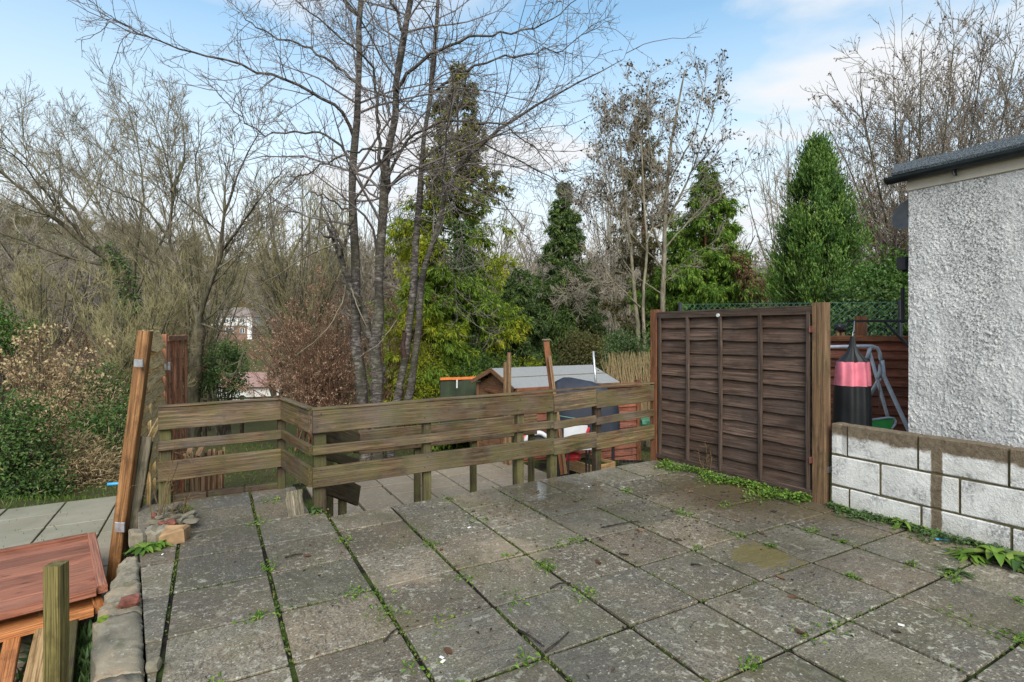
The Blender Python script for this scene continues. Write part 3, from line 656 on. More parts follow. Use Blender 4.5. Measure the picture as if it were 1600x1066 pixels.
# satellite dish and floodlight on the far wall of the building
dsh = thing('satellite_dish', px(1413, 336, BD+.4), 'dark satellite dish on the far corner of the white building', 'dish')
P = px(1420, 336, BD+.35)
rr = np.linspace(0, .14, 6); an = np.arange(20)*2*math.pi/20; V = [(r*math.cos(t), r*math.sin(t), r*r*1.4) for r in rr for t in an]
fdm = [(a*20+b, a*20+(b+1) % 20, a*20+20+(b+1) % 20, a*20+20+b) for a in range(5) for b in range(20)]
oo = Geo().add(V, fdm, smooth=True).obj('reflector', plain('dish_grey', (.13, .13, .13), .5), dsh, P, (rad(75), 0, rad(-75)))
tube_obj('arm', [P, P+E1*.12-UP*.1, P+E1*.35-UP*.1], .012, M['black_metal'], dsh)
fl = thing('floodlight', px(1411, 413, BD+.15), 'black floodlight on the far corner of the white building', 'lamp')
P = px(1412, 412, BD+.12); board('lamp_head', P-UP*.055, P+UP*.055, .09, .07, M['black_metal'], fl, up=tuple(E1), segs=2)
board('bracket', P+E1*.0-UP*.06, P+E1*.2-UP*.02, .03, .02, M['black_metal'], fl)
# ================================================================ neighbour's red lap fence, chain link, swing
N0 = px(1287, 519, 6.6); N1 = px(1440, 519, 6.25)
nf = lap_fence('red_fence', N0-nrm(N1-N0)*.6, N1+nrm(N1-N0)*.6, 1.31-(527-519)/F*6.4, -.25, 'red-brown overlapping board fence behind the swing frame', 'fence', (M['fence_red'], M['post_red']), 13, [.12, .77], wav=.008,
    face=1 if (N1-N0)[0] > 0 else -1)
c = px(1345, 494, 6.62); board('post', c*A(1, 1, 0)-UP*.3, c, .1, .1, M['post_red'], nf, up=tuple(E1))
def wire_fence(name, P0, P1, z0, z1, step, mat, label, posts=None, diag=True, r=.0022, postmat=None):
    P0 = P0*A(1, 1, 0); P1 = P1*A(1, 1, 0); L = np.linalg.norm(P1-P0); d = nrm(P1-P0); H = z1-z0
    root = thing(name, (P0+P1)/2+UP*z0, label, 'fence'); segs_ = []
    if diag:
        for t in np.arange(-H, L, step):
            for s in (1, -1):
                a, b = max(t, 0), min(t+H, L); za, zb = (a-t), (b-t)
                if b <= a: continue
                if s == 1: segs_.append((P0+d*a+UP*(z0+za), P0+d*b+UP*(z0+zb)))
                else: segs_.append((P0+d*a+UP*(z1-za), P0+d*b+UP*(z1-zb)))
        segs_ += [(P0+UP*z1, P1+UP*z1), (P0+UP*(z0+.03), P1+UP*(z0+.03))]
    else:
        for t in np.arange(0, L, step): segs_.append((P0+d*t+UP*z0, P0+d*t+UP*z1))
        for t in np.arange(0, H, step*1.4): segs_.append((P0+UP*(z0+t), P1+UP*(z0+t)))
    Pp = np.array(segs_); Pp = np.stack([Pp[:, 0], (Pp[:, 0]+Pp[:, 1])/2, Pp[:, 1]], 1); c = (P0+P1)/2+UP*z0
    v, f = tubes(Pp-c, np.full(Pp.shape[:2], r), 3); Geo().add(v, f).obj('wire_mesh', mat, root, c)
    for t in (posts or []):
        q = P0+d*t*L; tube_obj('post', [q+UP*(z0-.8), q+UP*(z1+.03)], .025, postmat or M['black_metal'], root)
    return root
wire_fence('chain_link_fence', px(1063, 519, 7.6), px(1412, 519, 7.0), .6, 1.31+(519-474)/F*7.3, .075, M['wire_green'], 'green chain link fence above the boards at the right', posts=[.0, .985])
# two cut pale posts with a dark cap behind the red fence
ps = thing('stake_pair', px(1313, 535, 6.9), 'two pale stakes under a dark rounded cap behind the red fence', 'stake')
for x in (1309, 1316): c = px(x, 519, 6.9); board('stake', c*A(1, 1, 0)-UP*.3, c+UP*.02, .04, .04, M['stake'], ps)
rock('cap', px(1313, 512, 6.9), (.13, .13, .1), M['black_metal'], ps, 5)
# black rail on brackets
br = thing('wall_bracket', px(1418, 505, 6.0), 'black metal bracket rail sticking out from the building', 'bracket')
b0 = px(1322, 502, 5.9); b1 = px(1425, 502, 5.5); board('arm', b0, b1, .025, .025, M['black_metal'], br); board('brace', px(1383, 504, 5.7), px(1423, 545, 5.5), .025, .02, M['black_metal'], br)
board('upright', px(1411, 450, 5.6), px(1411, 505, 5.6), .03, .03, M['black_metal'], br, up=tuple(E1))
# swing frame with green seat
SWD = 5.6; sw = thing('garden_swing', px(1370, 790, SWD)*A(1, 1, 0)-UP*.15, 'grey tubular garden swing frame with green seat', 'swing')
tube_obj('top_bar', spline([px(1270, 543, SWD+.3), px(1330, 541.5, SWD), px(1368, 541, SWD), px(1374, 545, SWD), px(1376, 560, SWD), px(1375, 585, SWD), px(1371, 592, SWD)], 16), .018, M['grey_paint'], sw)
tube_obj('leg', [px(1378, 563, SWD), px(1381, 588, SWD), px(1415, 662, SWD-.1), px(1450, 745, SWD-.2)], .02, M['grey_paint'], sw)
tube_obj('leg', [px(1359, 551, SWD), px(1388, 655, SWD+.1), px(1400, 700, SWD+.15)], .016, M['grey_paint'], sw)
tube_obj('leg', [px(1374, 592, SWD), px(1357, 622, SWD+.35), px(1318, 690, SWD+.9)], .02, M['grey_paint'], sw)
tube_obj('bracket', [px(1360, 543, SWD), px(1355, 560, SWD)], .02, M['grey_paint'], sw)
st = np.array([px(1355, 657, SWD), px(1396, 653, SWD), px(1391, 672, SWD-.12), px(1352, 672, SWD-.12)])
c = st.mean(0); V = np.concatenate([st-c, st-c-A(0, .01, .02)]); Geo().add(V, [(0, 1, 2, 3), (7, 6, 5, 4), (0, 4, 5, 1), (1, 5, 6, 2), (2, 6, 7, 3), (3, 7, 4, 0)]).obj('seat', M['green_plastic'], sw, c)
tube_obj('seat_frame', spline([px(1357, 657, SWD), px(1394, 652, SWD), px(1400, 655, SWD), px(1399, 663, SWD), px(1393, 670, SWD-.1)], 12), .012, M['grey_paint'], sw)
tube_obj('chain', [px(1373, 582, SWD), px(1374, 610, SWD), px(1375, 640, SWD)], .006, M['steel'], sw, 5)
# black and pink garment hanging from a hook
GD = 5.0; cg = px(1332, 620, GD)
gar = thing('hanging_garment', px(1332, 668, GD), 'black and pink panelled garment hanging from a hook by its strap', 'garment')
def cloth(name, rows, mat, par, n=72, seed=0):
    r = np.random.default_rng(seed); ph = r.uniform(0, 6, 4); V = []
    for (y, x0, x1, dep) in rows:
        c = px((x0+x1)/2, y, GD); wv = (x1-x0)/2/F*GD
        for k in range(n):
            t = 2*math.pi*k/n; fold = 1+(.16 if 'pink' in name else .07)*math.sin(9*t+ph[0])+.06*math.sin(5*t+ph[1]+y*.01)
            V.append((c[0]+wv*math.cos(t)*(.97+.03*fold), c[1]+dep*math.sin(t)*fold, c[2]))
    V = np.array(V); ct = V.mean(0); f = [(a*n+b, a*n+(b+1) % n, a*n+n+(b+1) % n, a*n+n+b) for a in range(len(rows)-1) for b in range(n)]
    return Geo().add(V-ct, np.array(f)[:, ::-1], smooth=True).obj(name, mat, par, ct)
cloth('pink_panel', [(565, 1309, 1357, .10), (580, 1308, 1357, .12), (602, 1306.5, 1357.5, .13)], M['pink_cloth'], gar, seed=2)
cloth('black_skirt', [(602, 1306.5, 1357.5, .131), (625, 1305.5, 1358, .14), (650, 1304.5, 1358.5, .145), (672, 1304, 1358.5, .145), (700, 1304, 1358.5, .145)], M['black_cloth'], gar, seed=2)
cloth('black_neck', [(526, 1329, 1335, .015), (540, 1327, 1337, .03), (552, 1322, 1343, .05), (560, 1314, 1352, .08), (565, 1309, 1357, .10)], M['black_cloth'], gar, seed=3)
tube_obj('hook', spline([px(1332, 530, GD), px(1330, 521, GD), px(1334, 519, GD), px(1335, 502, GD+.4)], 8), .005, M['steel'], gar, 5)
# ================================================================ left leaning post and panels
lf = thing('leaning_fence_post', (-2.89, 3.86, ZL), 'tall orange-brown timber post leaning over beside the left edging', 'post')
LT = px(228, 517, 3.9); LB = px(176, 925, 3.82)
po_ = board('post', LB-(LT-LB)*.06, LT, .078, .078, M['post_orange'], lf, up=tuple(nrm(A(1, .25, 0))), segs=4, ch=.006)
q = px(218, 568, 3.8); board('clip', q-A(.035, 0, 0), q+A(.025, 0.0, 0), .055, .012, M['steel'], po_)
q = px(187, 824, 3.76); board('clip', q-A(.03, 0, 0), q+A(.035, 0, 0), .07, .012, M['steel'], po_)
PB = A(-3.41, 5.23, 0)
lp = thing('tan_lap_panel', (-3.0, 4.6, ZB), 'tan overlapping board fence panel seen edge-on beside the leaning post', 'fence')
PA = A(-2.68, 3.95, 0); pdv = nrm(PB-PA); pn = A(pdv[1], -pdv[0], 0)
for k in range(14):
    z = -.58+k*.14; broken = 4 <= k <= 5; off = -.17*(1.3-z)/1.9
    a = PA+pdv*(.02+(.25 if broken else 0))+pn*(off); b = PB-pdv*.05
    board('lap_board', a+UP*(z+RNG.normal(0, .006)), b+UP*(z+RNG.normal(0, .006)-(.03 if broken else 0)), .17, .016, M['lap_tan'] if k > 3 else M['grey_plank'], lp, up=tuple(nrm(UP-pn*.32)), segs=6, wav=.016, jit=.003)
for t in (.33, .66): c = PA+(PB-PA)*t-pn*.03; board('batten', c-UP*.65, c+UP*1.28, .03, .03, M['lap_tan'], lp, up=tuple(pdv))
lp2 = thing('broken_boards', px(205, 820, 3.75), 'dark broken fence boards propped behind the leaning post', 'board')
board('board', px(200, 828, 3.9), px(224, 682, 3.95), .12, .02, M['grey_plank'], lp2, up=(1, .3, 0), segs=4, jit=.004)
board('board', px(214, 818, 4.0), px(236, 690, 4.05), .03, .02, M['rail_dark'], lp2, up=(1, .3, 0))
board('splinter', px(222, 705, 4.15), px(250, 655, 4.3), .05, .012, M['lap_tan'], lp2, up=(0, .3, 1), segs=4, jit=.005)
PC = A(-4.02, 6.55, 0); pr_ = thing('brown_fence_panel', (PB+PC)/2+UP*ZB, 'red-brown framed fence panel standing behind the left railing', 'fence')
d2 = nrm(PC-PB); n2 = A(d2[1], -d2[0], 0); n2 = n2 if n2@A(1, -.3, 0) > 0 else -n2
for k in range(17): z = -.62+k*.112; board('lap_board', PB+d2*.05+UP*z, PC-d2*.03+UP*z, .135, .012, M['panel_brown'], pr_, up=tuple(nrm(UP-n2*.12)), segs=4, wav=.008)
for t in (.05, .35, .65, .97): c = PB+(PC-PB)*t+n2*.035; board('batten', c-UP*.7, c+UP*1.25, .035, .03, M['panel_brown'], pr_, up=tuple(d2))
board('top_rail', PB+n2*.03+UP*1.245, PC+n2*.03+UP*1.245, .06, .045, M['panel_brown'], pr_); board('post', PB-UP*.9, PB+UP*1.29, .085, .085, M['panel_brown'], pr_, up=tuple(d2))
q = PB+A(.06, -.06, .98); board('clip', q, q+A(.05, .01, 0), .08, .01, M['steel'], pr_)
# ================================================================ stack of panels and timbers lower left
zP = -.25; u1 = nrm(A(.65, -.76, 0)); u2 = A(-u1[1]*-1, 0, 0); u2 = nrm(A(-.72, -.69, 0))
def flat_panel(name, far, wlen, ulen, z, mat_p, mat_f, label, rot=0., z2=0.):
    root = thing(name, far+UP*(z-.05), label, 'panel'); e1 = A(u1[0]*math.cos(rot)-u1[1]*math.sin(rot), u1[0]*math.sin(rot)+u1[1]*math.cos(rot), 0); e2 = A(e1[1], -e1[0], 0)
    e2 = e2 if e2@u2 > 0 else -e2
    Z = UP*z; nb = 6
    for k in range(nb):
        a = far+e1*(wlen*(k+.5)/nb)+Z; board('panel_board', a, a+e2*ulen, .014, wlen/nb-.002, mat_p, root, segs=3, jit=.0008)
    for s, e in ((far, far+e1*wlen), (far+e2*ulen, far+e2*ulen+e1*wlen)): board('frame', s+Z+UP*.005, e+Z+UP*.005, .05, .05, mat_f, root)
    for s in (far, far+e1*wlen): board('frame', s+Z+UP*.004+e2*.027, s+Z+UP*.004+e2*(ulen-.027), .05, .05, mat_f, root)
    return root
PF = gp(143, 838, zP)*A(1, 1, 0)
flat_panel('panel', PF, 1.13, 1.6, zP, M['panel_red'], M['panel_red'], 'wet red-brown timber panel lying on top of the stack', 0, 0)
flat_panel('panel', PF+u1*.07+u2*.05, 1.13, 1.55, zP-.085, M['panel_orange'], M['panel_orange'], 'orange timber panel lying under the red-brown panel', .03)
for k, (x0, y0, x1, y1, h, wdt, mt, lab) in enumerate(((70, 990, 50, 1090, .07, .09, 'timber_tan', 'pale tan timber under the stacked panels'), (20, 1000, 0, 1100, .05, .07, 'panel_orange', 'orange timber batten under the stacked panels, leftmost'), (112, 990, 100, 1090, .05, .05, 'rail_dark', 'dark timber under the stacked panels beside the grass'))):
    a = gp(x0, y0, -.37); b = gp(x1, y1, -.40); d = nrm(b-a)
    tag(board('timber', a-d*.5, b+d*.5, h, wdt, M[mt], None), lab, 'timber', 'timbers under the stacked panels')
for q, lab in ((PF+u1*.3+u2*.5, 'dark bearer timber under the far side of the panel stack'), (PF+u1*.85+u2*.5, 'dark bearer timber under the near side of the panel stack')):
    tag(board('bearer', q+u2*-.35+UP*(-.425), q+u2*.9+UP*(-.425), .13, .09, M['rail_dark'], None), lab, 'timber', 'bearers under the panel stack')
UPP = A((88-800)/F*2.0, 2.0, 0)
tag(board('upright_post', UPP+UP*-.6, UPP+UP*(CH-(881-HY)/F*2.0), .058, .055, M['treated'], None, up=(1, .1, 0), segs=4, jit=.0015, ch=.004), 'green-brown sawn upright post in front of the stacked panels', 'post')
# ================================================================ garden objects beyond the railing
SH0 = A(-.33, 9.5, 0); sz = -1.25; rz_ = .64; ez = .37; hw = .8; sl_ = 2.17
shed = thing('garden_shed', SH0+UP*sz, 'small brown timber shed with pale grey felt roof', 'shed')
f0 = SH0-E2*.72+E1*.06; b0 = SH0+E2*.72+E1*.06; LL = E1*(sl_-.12); nb = 12
def wallboards(a, b, z0, z1, top=None):
    n = int((z1-z0)/.12)
    for k in range(n):
        z = z0+(k+.5)*(z1-z0)/n; A_, B_ = a, b
        if top is not None and z > top[0]:
            s = (top[1]-z)/(top[1]-top[0]); mid = (a+b)/2; A_ = mid+(a-mid)*s; B_ = mid+(b-mid)*s
        board('wall_board', A_+UP*z, B_+UP*z, (z1-z0)/n*1.05, .016, M['shed_wood'], shed, segs=1)
wallboards(f0, b0, sz, .58, (.36, .64)); wallboards(f0, f0+LL, sz, .36); wallboards(b0, b0+LL, sz, .36); wallboards(f0+LL, b0+LL, sz, .58, (.36, .64))
for c in (f0, b0, f0+LL, b0+LL): board('corner_post', c+UP*sz-E1*.012, c+UP*.36-E1*.012, .06, .05, M['shed_wood'], shed, up=tuple(E1))
for s in (-1, 1):
    e0, e1_ = SH0+E2*s*hw+UP*ez, SH0+UP*rz_
    mid = (e0+e1_)/2; upv = nrm(np.cross(E1, (e1_-e0))*s); upv = upv if upv[2] > 0 else -upv
    rs_ = board('roof_slope', mid-E1*.04+upv*.02, mid+E1*(sl_+.02)+upv*.02, .014, np.linalg.norm(e1_-e0)+.02, M['felt_roof'], shed, up=tuple(upv), segs=3, jit=.002)
    board('felt_seam', mid-E1*.04+upv*.03, mid+E1*(sl_+.02)+upv*.03, .008, .03, M['grey_plank'], rs_, up=tuple(upv), segs=3)
    board('barge_board', e0-E1*.05, e1_-E1*.05, .08, .02, M['shed_wood'], shed, segs=1)
q = (f0+b0)/2-E1*.02; board('door_frame', q-E2*.25+UP*.25, q+E2*.4+UP*.25, .05, .03, M['post_red'], shed); board('door_frame', q-E2*.22+UP*sz, q-E2*.22+UP*.25, .05, .03, M['post_red'], shed, up=tuple(E2))
# brown fence in front of the shed
Z0 = px(806, 607, 8.45); Z1 = px(1000, 597, 9.5)
lap_fence('low_brown_fence', Z0, Z1, .41, -1.1, 'low red-brown panel fence standing in front of the shed', 'fence', (M['fence_red'], M['post_red']), 12, [.3, .6], posts=[(.63, -1.2, .44, .09, M['post_red']), (.98, -1.2, .47, .09, M['post_red']), (.33, -1.2, .42, .06, M['post_red'])], face=1, wav=.004)
# thin posts
for (x, yt, D, wdt, lab) in ((795.5, 551, 8.2, .05, 'thin tall brown post left of the leaning post'), (789.5, 566, 8.25, .045, 'thin shorter brown post beside the tall thin post')):
    c = px(x, yt, D); tag(board('thin_post', c*A(1, 1, 0)+UP*-.9, c, wdt, wdt, M['post_brown'], None, up=tuple(E1)), lab, 'post')
lpost = thing('leaning_post', px(878, 745, 6.8), 'brown post with flat cap leaning left above the railing', 'post')
tp = px(853, 531, 6.7); bt = px(880, 740, 6.8); po_ = board('post', bt, tp, .075, .075, M['post_red'], lpost, up=(1, 0, 0)); board('cap', tp-A(.05, 0, 0), tp+A(.05, 0, 0), .02, .11, M['grey_plank'], po_)
board('stake', px(884, 740, 6.7), px(858.5, 556, 6.62), .04, .03, M['post_brown'], lpost, up=(1, 0, 0))
tag(tube_obj('metal_pole', [px(934, 640, 9.0), px(927, 549, 9.0)], .02, M['steel']), 'thin grey metal pole beside the shed roof', 'pole')
# covered barbecue
cb_ = thing('covered_barbecue', px(910, 690, 7.6), 'barbecue under a dark blue-grey fabric cover', 'barbecue')
rows = [(590, 880, 892), (597, 868, 925), (606, 866, 945), (616, 864, 962), (640, 863, 965), (665, 864, 966), (678, 866, 965), (690, 867, 964)]; V = []; n = 36
for y, x0, x1 in rows:
    c = px((x0+x1)/2, y, 7.7); wv = (x1-x0)/2/F*7.7
    for k in range(n):
        t = 2*math.pi*k/n; ct, sn_ = math.cos(t), math.sin(t); q = 1+.04*math.sin(7*t+1)+.03*math.sin(11*t+y*.02)
        V.append((c[0]+wv*np.sign(ct)*abs(ct)**.6*q, c[1]+min(.36, wv*.7)*np.sign(sn_)*abs(sn_)**.6*q, c[2]))
V = np.array(V); ct_ = V.mean(0); f = [(a*n+b, a*n+(b+1) % n, a*n+n+(b+1) % n, a*n+n+b) for a in range(len(rows)-1) for b in range(n)]
g = Geo().add(V-ct_, np.array(f)[:, ::-1], smooth=True); g.f.append(np.array([list(range(n))])); g.fs.append(np.array([True])); g.obj('cover', M['cover_blue'], cb_, ct_)
for x_ in (872, 958):
    for dy_ in (-.2, .2): c = px(x_, 688, 7.7+dy_); board('leg', c*A(1, 1, 0)+UP*-.73, c, .04, .04, M['black_metal'], cb_, up=(1, 0, 0))
tube_obj('cord', spline([px(862, 648, 7.3), px(905, 655, 7.25), px(968, 650, 7.3)], 8), .006, M['wire_green'], cb_, 5)
# green screen with orange edge
gs = thing('fabric_screen', px(718, 640, 10.6)*A(1, 1, 0)-UP*1.1, 'dark green fabric screen with orange top edge left of the shed', 'screen')
s0 = px(688, 593, 10.6); s1 = px(752, 591, 10.9); board('screen', (s0+UP*(-.5)), (s1+UP*(-.5)), 1.0, .02, M['tarp_green'], gs, segs=5, jit=.012); board('edge_band', s0+UP*.01-A(0, .03, 0), s1+UP*.01-A(0, .03, 0), .05, .05, M['orange_web'], gs, segs=5, jit=.004)
for q in (s0, (s0+s1)/2, s1): tube_obj('pole', [q+A(0, .03, -1.1), q+A(0, .03, .0)], .015, M['black_metal'], gs)
q = px(714, 600, 10.5); board('strap', q-UP*.08, q+UP*.08, .03, .01, M['white_plastic'], gs, up=(1, 0, 0))
# toys and planter
ty = thing('ride_on_toy', px(838, 700, 7.0), 'red white and black ride-on toy seen between the rails', 'toy')
rock('body', px(826, 686, 7.0), (.22, .2, .16), M['red_plastic'], ty, 2)
tube_obj('arch', spline([px(820, 690, 6.9), px(828, 678, 6.9), px(845, 676, 6.9), px(856, 684, 6.9)], 10), .03, M['white_plastic'], ty); rock('seat', px(842, 689, 6.95), (.24, .2, .12), M['black_metal'], ty, 4)
ch_ = thing('white_chair', px(900, 690, 7.0), 'white plastic garden seat behind the middle rails', 'chair')
q = px(900, 678, 7.0); board('seat_back', q-A(.16, 0, 0), q+A(.15, .05, 0), .2, .03, M['white_plastic'], ch_, segs=5, jit=.008); board('seat', q+A(-.16, -.2, -.12), q+A(.15, -.15, -.12), .03, .4, M['white_plastic'], ch_)
for sx in (-.13, .13):
    for sy in (-.3, -.02): board('leg', q+A(sx, sy, -.5), q+A(sx, sy, -.13), .022, .022, M['black_metal'], ch_, up=(1, 0, 0))
board('arm', px(915, 684, 6.9), px(920, 668, 6.9), .03, .03, M['red_plastic'], ch_)
pl = thing('timber_planter', px(910, 730, 6.7), 'shallow timber planter box at the foot of the railing', 'planter')
pa, pb = gp(884, 724, -.55), gp(928, 737, -.55); w_ = nrm(pb-pa); pnn = A(-w_[1], w_[0], 0)
for s, e in ((pa, pb), (pa+pnn*.4, pb+pnn*.4)): board('side_board', s, e, .15, .025, M['timber_tan'], pl)
for s in (pa, pb): board('end_board', s+pnn*.015, s+pnn*.385, .15, .025, M['timber_tan'], pl)
board('soil', (pa+pnn*.2), (pb+pnn*.2), .08, .36, M['soil'], pl)
tag(rock('red_ball', px(896, 714, 6.9), (.2, .12, .11), M['red_plastic'], None, 8), 'bright red and pink toy in the planter', 'toy')
tag(rock('green_pot', px(1008, 660, 8.0), (.14, .14, .14), plain('pot_green', (.04, .14, .08), .5), None, 12), 'small green flower pot behind the right end of the railing', 'pot')
wire_fence('wire_fence', gp(872, 738, -.5)+A(0, .9, 0), gp(1019, 722, -.5)+A(0, .9, 0), -.72, .12, .07, M['wire_grey'], 'low square wire mesh fence beyond the railing', diag=False, r=.0018)
# upright stakes bundle behind the left railing
lr = thing('log_roll_edging', gp(310, 790, -.2), 'row of thin upright brown stakes behind the left railing', 'edging')
for k in range(30):
    x = 286+k*2.2+RNG.uniform(-.5, .5); D = 5.1+k*.03; tp = px(x, 712-k*.35+RNG.uniform(-4, 4), D); bt = px(x+RNG.uniform(-2, 2), 792, D); board('stake', bt*A(1, 1, 0)+UP*(-.8), tp, .022, .02, M['post_red'] if k % 4 == 0 else M['stake'], lr, up=(1, .4, 0), segs=2)
for x, y, x2, y2 in ((294, 716, 300, 698), (309, 714, 320, 694)): board('stake', px(x, y, 5.4), px(x2, y2, 5.5), .05, .05, M['stake'], lr, up=(1, 0, 0))
# post and rail fence at the bottom of the garden
prf = thing('post_and_rail_fence', px(400, 640, 17)*A(1, 1, 0)+UP*float(zt(-8, 17)), 'dark post and rail fence at the bottom of the garden', 'fence')
for y in (622, 634): board('rail', px(250, y+4, 17.5), px(540, y-4, 17.5), .06, .04, M['rail_dark'], prf, segs=6, jit=.01)
for x in (262, 320, 378, 436, 494, 540):
    c = px(x, 618, 17.55); board('post', c*A(1, 1, 0)+UP*(-3), c, .09, .09, M['rail_dark'], prf, up=(1, 0, 0))
# reed screen
rs = thing('reed_screen', px(985, 620, 11.5), 'tan reed screen between the shed and the dark fence', 'screen')
pts = []; r_ = np.random.default_rng(3)
for k in range(420):
    x = r_.uniform(948, 1075); D = 11.5+r_.normal(0, .05); pts.append([px(x, 660, D), px(x+r_.normal(0, 3), 600, D), px(x+r_.normal(0, 5), r_.uniform(548, 568), D)])
pts = np.array(pts); c = pts[0, 0].copy(); v, f = tubes(pts-c, np.tile([.007, .006, .003], (420, 1)), 3)
M['reed'] = leafmat('reed', (.16, .11, .055), (.3, .22, .12), (.2, .17, .08), trans=.05, rough=.9)
Geo().add(v, f, np.repeat(r_.random(420), 9)).obj('reeds', M['reed'], rs, c)['kind'] = 'stuff'
# ================================================================ far house and low building
HD = 132.; HX0, HX1 = px(331, 519, HD)[0], px(394, 519, HD)[0]; hzb = CH-(524-HY)/F*HD; hw_ = HX1-HX0
house = thing('far_house', ((HX0+HX1)/2, HD, hzb), 'distant white and brick house across the valley', 'house')
M['house_white'] = plain('house_white', (.62, .62, .6), .8, .08, 1); M['house_brick'] = plain('house_brick', (.2, .12, .09), .9, .3, 3); M['house_roof'] = plain('house_roof', (.2, .165, .15), .9, .25, 2); M['house_glass'] = plain('house_glass', (.05, .06, .07), .15, .2, 2); M['house_timber'] = plain('house_timber', (.08, .07, .06), .8, .2)
def boxp(name, x0, x1, y0, y1, z0, z1, mat, par):
    V = [(x, y, z) for z in (z0, z1) for x, y in ((x0, y0), (x1, y0), (x1, y1), (x0, y1))]; V = np.array(V, float); c = V.mean(0)
    return Geo().add(V-c, [(3, 2, 1, 0), (4, 5, 6, 7), (0, 1, 5, 4), (1, 2, 6, 5), (2, 3, 7, 6), (3, 0, 4, 7)]).obj(name, mat, par, c)
boxp('lower_wall', HX0, HX1, HD, HD+7, hzb-4, hzb+2.4, M['house_brick'], house); boxp('upper_wall', HX0-.03, HX1+.03, HD-.03, HD+7.03, hzb+2.4, hzb+4.6, M['house_white'], house)
boxp('bay', HX0+hw_*.08, HX0+hw_*.2, HD-.5, HD-.03, hzb-.5, hzb+2.3, M['house_white'], house); boxp('end_wall', HX1-hw_*.1, HX1+.1, HD-.4, HD-.03, hzb-1, hzb+4.4, M['house_white'], house)
V = np.array([(HX0-.4, HD-.5, hzb+4.6), (HX1+.4, HD-.5, hzb+4.6), (HX1+.4, HD+7.5, hzb+4.6), (HX0-.4, HD+7.5, hzb+4.6), (HX0+2.6, HD+3.5, hzb+7.0), (HX1-3.0, HD+3.5, hzb+7.0)]); c = V.mean(0)
Geo().add(V-c, [(0, 1, 5, 4), (2, 3, 4, 5)]).add(V-c, [(1, 2, 5), (3, 0, 4)]).obj('roof', M['house_roof'], house, c)
for u, z, wv, hv in ((.12, 3.1, .07, .9), (.36, 3.0, .13, 1.1), (.56, 3.1, .06, .9), (.76, 3.0, .12, 1.1), (.44, .5, .2, 1.4), (.76, .5, .12, 1.3)):
    o = boxp('window', HX0+hw_*(u-wv/2), HX0+hw_*(u+wv/2), HD-.12, HD-.04, hzb+z, hzb+z+hv, M['house_white'], house)
    for s in (-1, 1): boxp('pane', HX0+hw_*(u+s*wv*.24-wv*.17), HX0+hw_*(u+s*wv*.24+wv*.17), HD-.16, HD-.122, hzb+z+.12, hzb+z+hv-.12, M['house_glass'], o)
for u in (.02, .26, .46, .66, .9): boxp('timber_strip', HX0+hw_*u, HX0+hw_*u+.18, HD-.1, HD-.035, hzb+2.4, hzb+4.6, M['house_timber'], house)
LBD = 55.; lb = thing('low_building', px(390, 612, LBD), 'low pale building with pinkish roof half hidden by trees', 'building')
x0, x1 = px(335, 519, LBD)[0], px(480, 519, LBD)[0]; zb = CH-(618-HY)/F*LBD; M['pink_roof'] = plain('pink_roof', (.3, .19, .17), .85, .2, 2)
boxp('wall', x0, x1, LBD, LBD+5, zb-1.5, zb+.9, M['house_white'], lb); V = np.array([(x0-.3, LBD-.4, zb+.9), (x1+.3, LBD-.4, zb+.9), (x1+.3, LBD+5.4, zb+.9), (x0-.3, LBD+5.4, zb+.9), (x0-.3, LBD+2.5, zb+2.2), (x1+.3, LBD+2.5, zb+2.2)]); c = V.mean(0)
Geo().add(V-c, [(0, 1, 5, 4), (2, 3, 4, 5)]).add(V-c, [(1, 2, 5), (3, 0, 4)]).obj('roof', M['pink_roof'], lb, c)
# ================================================================ vegetation helpers
def grow(P, R, r, count, t0=.2, t1=1., ang=45, angsd=12, ratio=.5, lmin=.1, lmax=9, npts=5, wig=.12, up=.05, rr=.6, rmin=.002, rtip=.0015, az=None, shade=.55, out=None, longest=False):
    """one more order of branches on the polylines P (N,n,3) with radii R"""
    P = np.asarray(P); R = np.asarray(R); N, n, _ = P.shape
    Ls = np.linalg.norm(np.diff(P, axis=1), axis=2).sum(1)
    k = r.choice(N, count, p=Ls/Ls.sum()); t = t0+(t1-t0)*r.random(count)**.85
    f = t*(n-1); i = np.minimum(f.astype(int), n-2); u = (f-i)[:, None]
    pos = P[k, i]*(1-u)+P[k, i+1]*u; rad_ = R[k, i]*(1-u[:, 0])+R[k, i+1]*u[:, 0]
    T = nrm(P[k, i+1]-P[k, i]); ref = nrm(r.normal(size=(count, 3))); U_ = nrm(np.cross(T, ref)); W_ = np.cross(T, U_)
    a = np.radians(r.normal(ang, angsd, count)); ph = r.random(count)*2*math.pi
    D = T*np.cos(a)[:, None]+(U_*np.cos(ph)[:, None]+W_*np.sin(ph)[:, None])*np.sin(a)[:, None]
    L = np.clip(ratio*Ls[k]*(1-shade*t)*r.uniform(.55, 1.3, count), lmin, lmax)
    r0 = np.clip(rad_*rr, rmin, None)
    Q = [pos]; d = nrm(D); st = (L/(npts-1))[:, None]; bend = r.normal(0, wig, (count, 3))
    for s in range(npts-1):
        Q.append(Q[-1]+d*st); d = nrm(d+UP*up+bend*.5+r.normal(0, wig, (count, 3)))
    Q = np.stack(Q, 1); tt = np.linspace(0, 1, npts)
    RR = r0[:, None]*(1-tt)+np.minimum(rtip, r0)[:, None]*tt
    return Q, RR
